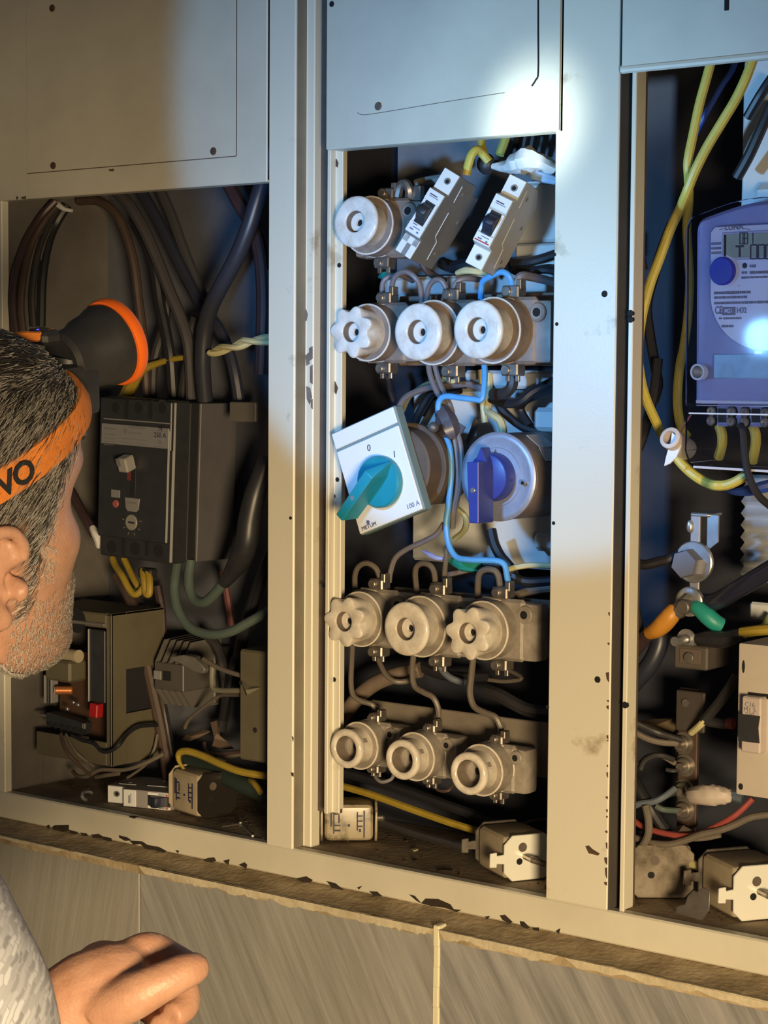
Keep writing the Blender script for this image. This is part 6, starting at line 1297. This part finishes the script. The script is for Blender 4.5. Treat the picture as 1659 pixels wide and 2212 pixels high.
# hair: scalp shell and combed strands
def hair_amount(x, y, z):                               # >0 where hair grows (head coordinates)
    side = abs(x)/.075
    front = .060+.018*min(1, max(0, (z-.04)/.04))       # hairline
    if z > .072: lim = .080
    elif z > .030: lim = .052+(z-.030)*.55
    elif z > -.005: lim = .034+(z+.005)*.50
    elif z > -.055: lim = .026-( -.005-z)*.10
    else: lim = -1
    if z < .012 and y < .013 and y > -.052 and abs(x) > .045: return -1      # ear
    low = -.060 if y < -.03 else -.055
    if z < low-(.02 if y < -.06 else 0): return -1
    return lim-y
gs = G(); b = head_bm(.0035, 84, 60)
for f in list(b.faces):
    c = f.calc_center_median()
    if hair_amount(c.x, c.y, c.z) < .009: b.faces.remove(f)
for v in list(b.verts):
    if not v.link_faces: b.verts.remove(v)
bmesh.ops.solidify(b, geom=b.faces[:], thickness=.003) if False else None
gs.merge(b, HM); mp(gs, 'hair', HAIRB, 180)
def strands(name, m, n, test, ln, wdt, lift, seed, flow):
    r = random.Random(seed); V_, F_ = [], []; k = 0; tries = 0
    while k < n and tries < n*30:
        tries += 1
        th = r.uniform(-.1, pi+.1); z = r.uniform(-.121, .118)
        p = hpt(th, z, .002)
        if p.x < -.055 or not test(p, r): continue
        nrm = V((p.x*1.6, p.y, p.z*1.1)).normalized(); d = flow(p, r); d = (d-nrm*d.dot(nrm)).normalized(); s = d.cross(nrm)*wdt
        L = ln*r.uniform(.6, 1.25); q = [p, p+d*L*.5+nrm*lift*r.uniform(.5, 1.2), p+d*L+nrm*lift*r.uniform(.1, 1.0)]
        i = len(V_); V_ += [HM @ (q[0]-s), HM @ (q[0]+s), HM @ (q[1]-s*.8), HM @ (q[1]+s*.8), HM @ q[2], HM @ (q[1]+nrm*wdt)]
        F_ += [(i, i+1, i+3, i+2), (i+2, i+3, i+4), (i+2, i+4, i+5), (i+5, i+4, i+3)]; k += 1
    me = bpy.data.meshes.new(name); me.from_pydata([tuple(v) for v in V_], [], F_); me.materials.append(m)
    o = bpy.data.objects.new(name, me); COL.objects.link(o); o.parent = man; o.location = -MO; o['kind'] = 'stuff'; return o
def flow_h(p, r):
    return V((.25*r.uniform(-1, 1), -.75+r.uniform(-.25, .25), -.55 if p.z < .09 else -.15))
hz = lambda lo, hi: (lambda p, r: hair_amount(p.x, p.y, p.z) > r.uniform(-.002, .012) and lo <= r.random()*1.0 <= hi)
def top_dark(p, r): return hair_amount(p.x, p.y, p.z) > r.uniform(-.002, .012) and r.random() < (.95 if p.z > .085 or p.y > .055 else .40)
def side_grey(p, r): return hair_amount(p.x, p.y, p.z) > r.uniform(-.003, .014) and r.random() < (.15 if p.z > .095 else .9)
strands('hair_strands', HAIRD, 7500, top_dark, .023, .00030, .0042, 3, flow_h)
strands('hair_strands', HAIRG, 7500, side_grey, .021, .00028, .0044, 4, flow_h)
strands('hair_strands', HAIRW, 2000, side_grey, .019, .00022, .0046, 5, flow_h)
def beard(p, r):
    if p.x < .0: return False
    if -.124 < p.z < -.040 and p.y > .004:
        edge = .020+.30*(-.04-p.z)
        dens = min(1, max(0, (-.044-p.z)/.030)); return r.random() < (dens if p.y > -.01 else 0)
    if -.045 <= p.z <= .0 and .012 < p.y < .034: return r.random() < .8
    return False
strands('beard_stubble', HAIRG, 1700, beard, .0050, .00022, .0018, 6, lambda p, r: V((.1*r.uniform(-1, 1), .2+.3*r.uniform(-1, 1), -1)))
strands('beard_stubble', HAIRW, 1500, beard, .0050, .00022, .0018, 7, lambda p, r: V((.1*r.uniform(-1, 1), .2+.3*r.uniform(-1, 1), -1)))
# ---------------- headlamp
hl = thing('headlamp', 'black round headlamp with orange rim and orange strap on the man head', 'headlamp', LENS-LAX*.03, None)
HO = LENS-LAX*.03
def hp(g, n, m, par=None, ang=35):
    o = g.out(n, m, ang=ang); o.parent = par or hl
    if par is None: o.location = -HO
    return o
LT = M.Translation(LENS) @ LAX.to_track_quat('Z', 'Y').to_matrix().to_4x4()
hp(G().lathe([(0, -.052), (.017, -.052), (.0205, -.049), (.0215, -.036), (.0245, -.030), (.0265, -.018), (.0285, -.014), (.0285, -.006), (0, -.006)], 44, LT), 'housing', BLACKP)
hp(G().lathe([(.0275, -.0085), (.0302, -.0080), (.0312, -.006), (.0312, -.0015), (.0300, .0005), (.0280, .0010), (.0255, .0), (.0255, -.003), (.0275, -.006), (.0275, -.0085)], 56, LT), 'rim', ORANGEP)
hp(G().lathe([(0, -.0055), (.0255, -.0055), (.0255, -.0030), (0, -.0030)], 36, LT), 'lens', LENSM)
ff = HM @ V((.0, .098, .058)); bm_ = LENS-LAX*.046
mt = G().box(ff.lerp(bm_, .35), (.040, (bm_-ff).length+.006, .036), .005, rot=HROT, seg=2)
mt.cyl(ff.lerp(bm_, .3), bm_, .014, 18)
mt.box(HM @ V((.010, .100, .052)), (.030, .006, .034), .003, rot=HROT)
hp(mt, 'mount', BLACKP)
# strap: loop where a tilted plane cuts the head
w_pts = [WD(*q) for q in ((130, 850, 1.3), (62, 985, 1.3), (-8, 1072, 1.3))]
def hit(px, py):
    o_ = HMI @ CP; d_ = (HMI @ (CP+ray(px, py)))-o_; r_ = HT_.ray_cast(o_, d_.normalized()); return r_[0]
P0 = V((0, .092, .074)); P1 = hit(20, 1022)
n0 = V((0, -(P0.z-P1.z), P0.y-P1.y)).normalized()
if n0.z < 0: n0 = -n0
cen = V((0, 0, 0)); cen -= n0*((cen-P0).dot(n0))
u_ = (V((0, 1, 0))-n0*n0.y).normalized(); v_ = n0.cross(u_)
SW_ = .0108
def strap_pt(a, off, lift):
    d = u_*math.cos(a)-v_*math.sin(a); o_ = cen+n0*off+d*.3; r_ = HT_.ray_cast(o_, -d)
    p = r_[0] if r_[0] is not None else cen+n0*off+d*.09
    return p+d*lift
NS = 120; g = G(); R_ = []
for k in range(NS):
    a = 2*pi*k/NS; wv = .0010*math.sin(k*1.7)
    L_ = [strap_pt(a, -SW_, .0095+wv), strap_pt(a, -SW_*.5, .0104), strap_pt(a, 0, .0108+wv), strap_pt(a, SW_*.5, .0104), strap_pt(a, SW_, .0095), strap_pt(a, SW_, .0060), strap_pt(a, 0, .0070), strap_pt(a, -SW_, .0060)]
    R_.append(L_)
for it in range(2): # even out the loop
    R_ = [[(R_[k-1][j]+R_[k][j]*2+R_[(k+1) % NS][j])/4 for j in range(8)] for k in range(NS)]
VV = [[g.b.verts.new(HM @ p) for p in L_] for L_ in R_]
for k in range(NS):
    for j in range(8): g.b.faces.new((VV[k][j], VV[k][(j+1) % 8], VV[(k+1) % NS][(j+1) % 8], VV[(k+1) % NS][j]))
stp = hp(g, 'strap', STRAP)
# letters printed on the strap
def strap_frame(px, py):
    best = min(range(NS), key=lambda k: (lambda P: (P[0]-px)**2+(P[1]-py)**2)(proj(HM @ R_[k][2])))
    p = HM @ R_[best][2]; t = (HM @ R_[(best-2) % NS][2])-(HM @ R_[(best+2) % NS][2]); t.normalize()
    c = (HM @ R_[best][3])-(HM @ R_[best][1]); c.normalize(); n = t.cross(c); n.normalize()
    if n.dot(CP-p) < 0: n = -n; t = -t
    return p, t, c, n
def proj(v):
    d = v-CP; z = d.dot(FW); return 829.5+FPX*d.dot(CR)/z, 1106-FPX*d.dot(CU)/z
for ch, px, py in (('V', 6, 1040), ('O', 42, 1008)):
    p, t, c, n = strap_frame(px, py)
    X = t if t.dot(CR) > 0 else -t; Y = n.cross(X); g = G()
    text_geo(g, ch, .021, M.Translation(p+n*.0006) @ M((X, Y, n)).transposed().to_4x4(), .0003, bold=.0006); hp(g, 'print', BLACKD, stp)
# rubber pad edge, indicator lights, top strap end
p = HM @ V((.020, .082, .098))
ip = WD(95, 717, 1.315); ib = G().box(ip-UZ*.003, (.022, .016, .010), .003, rot=HROT); ibo = hp(ib, 'switch_box', BLACKP)
for k in range(4):
    q = WD(82+k*8.5, 716+k*1.6, 1.312); hp(G().ball(q, (.0016, .0016, .0016), n=6), 'indicator_light', LEDB, ibo)
hp(G().box(WD(95, 720, 1.31), (.010, .003, .0035), .001, rot=HROT), 'indicator_window', LEDB, ibo)
P = [WD(116, 720, 1.316), WD(85, 727, 1.308), WD(48, 727, 1.302), WD(10, 735, 1.296)]
hp(G().tube(P, .0035, 8, 5), 'top_strap', STRAP)
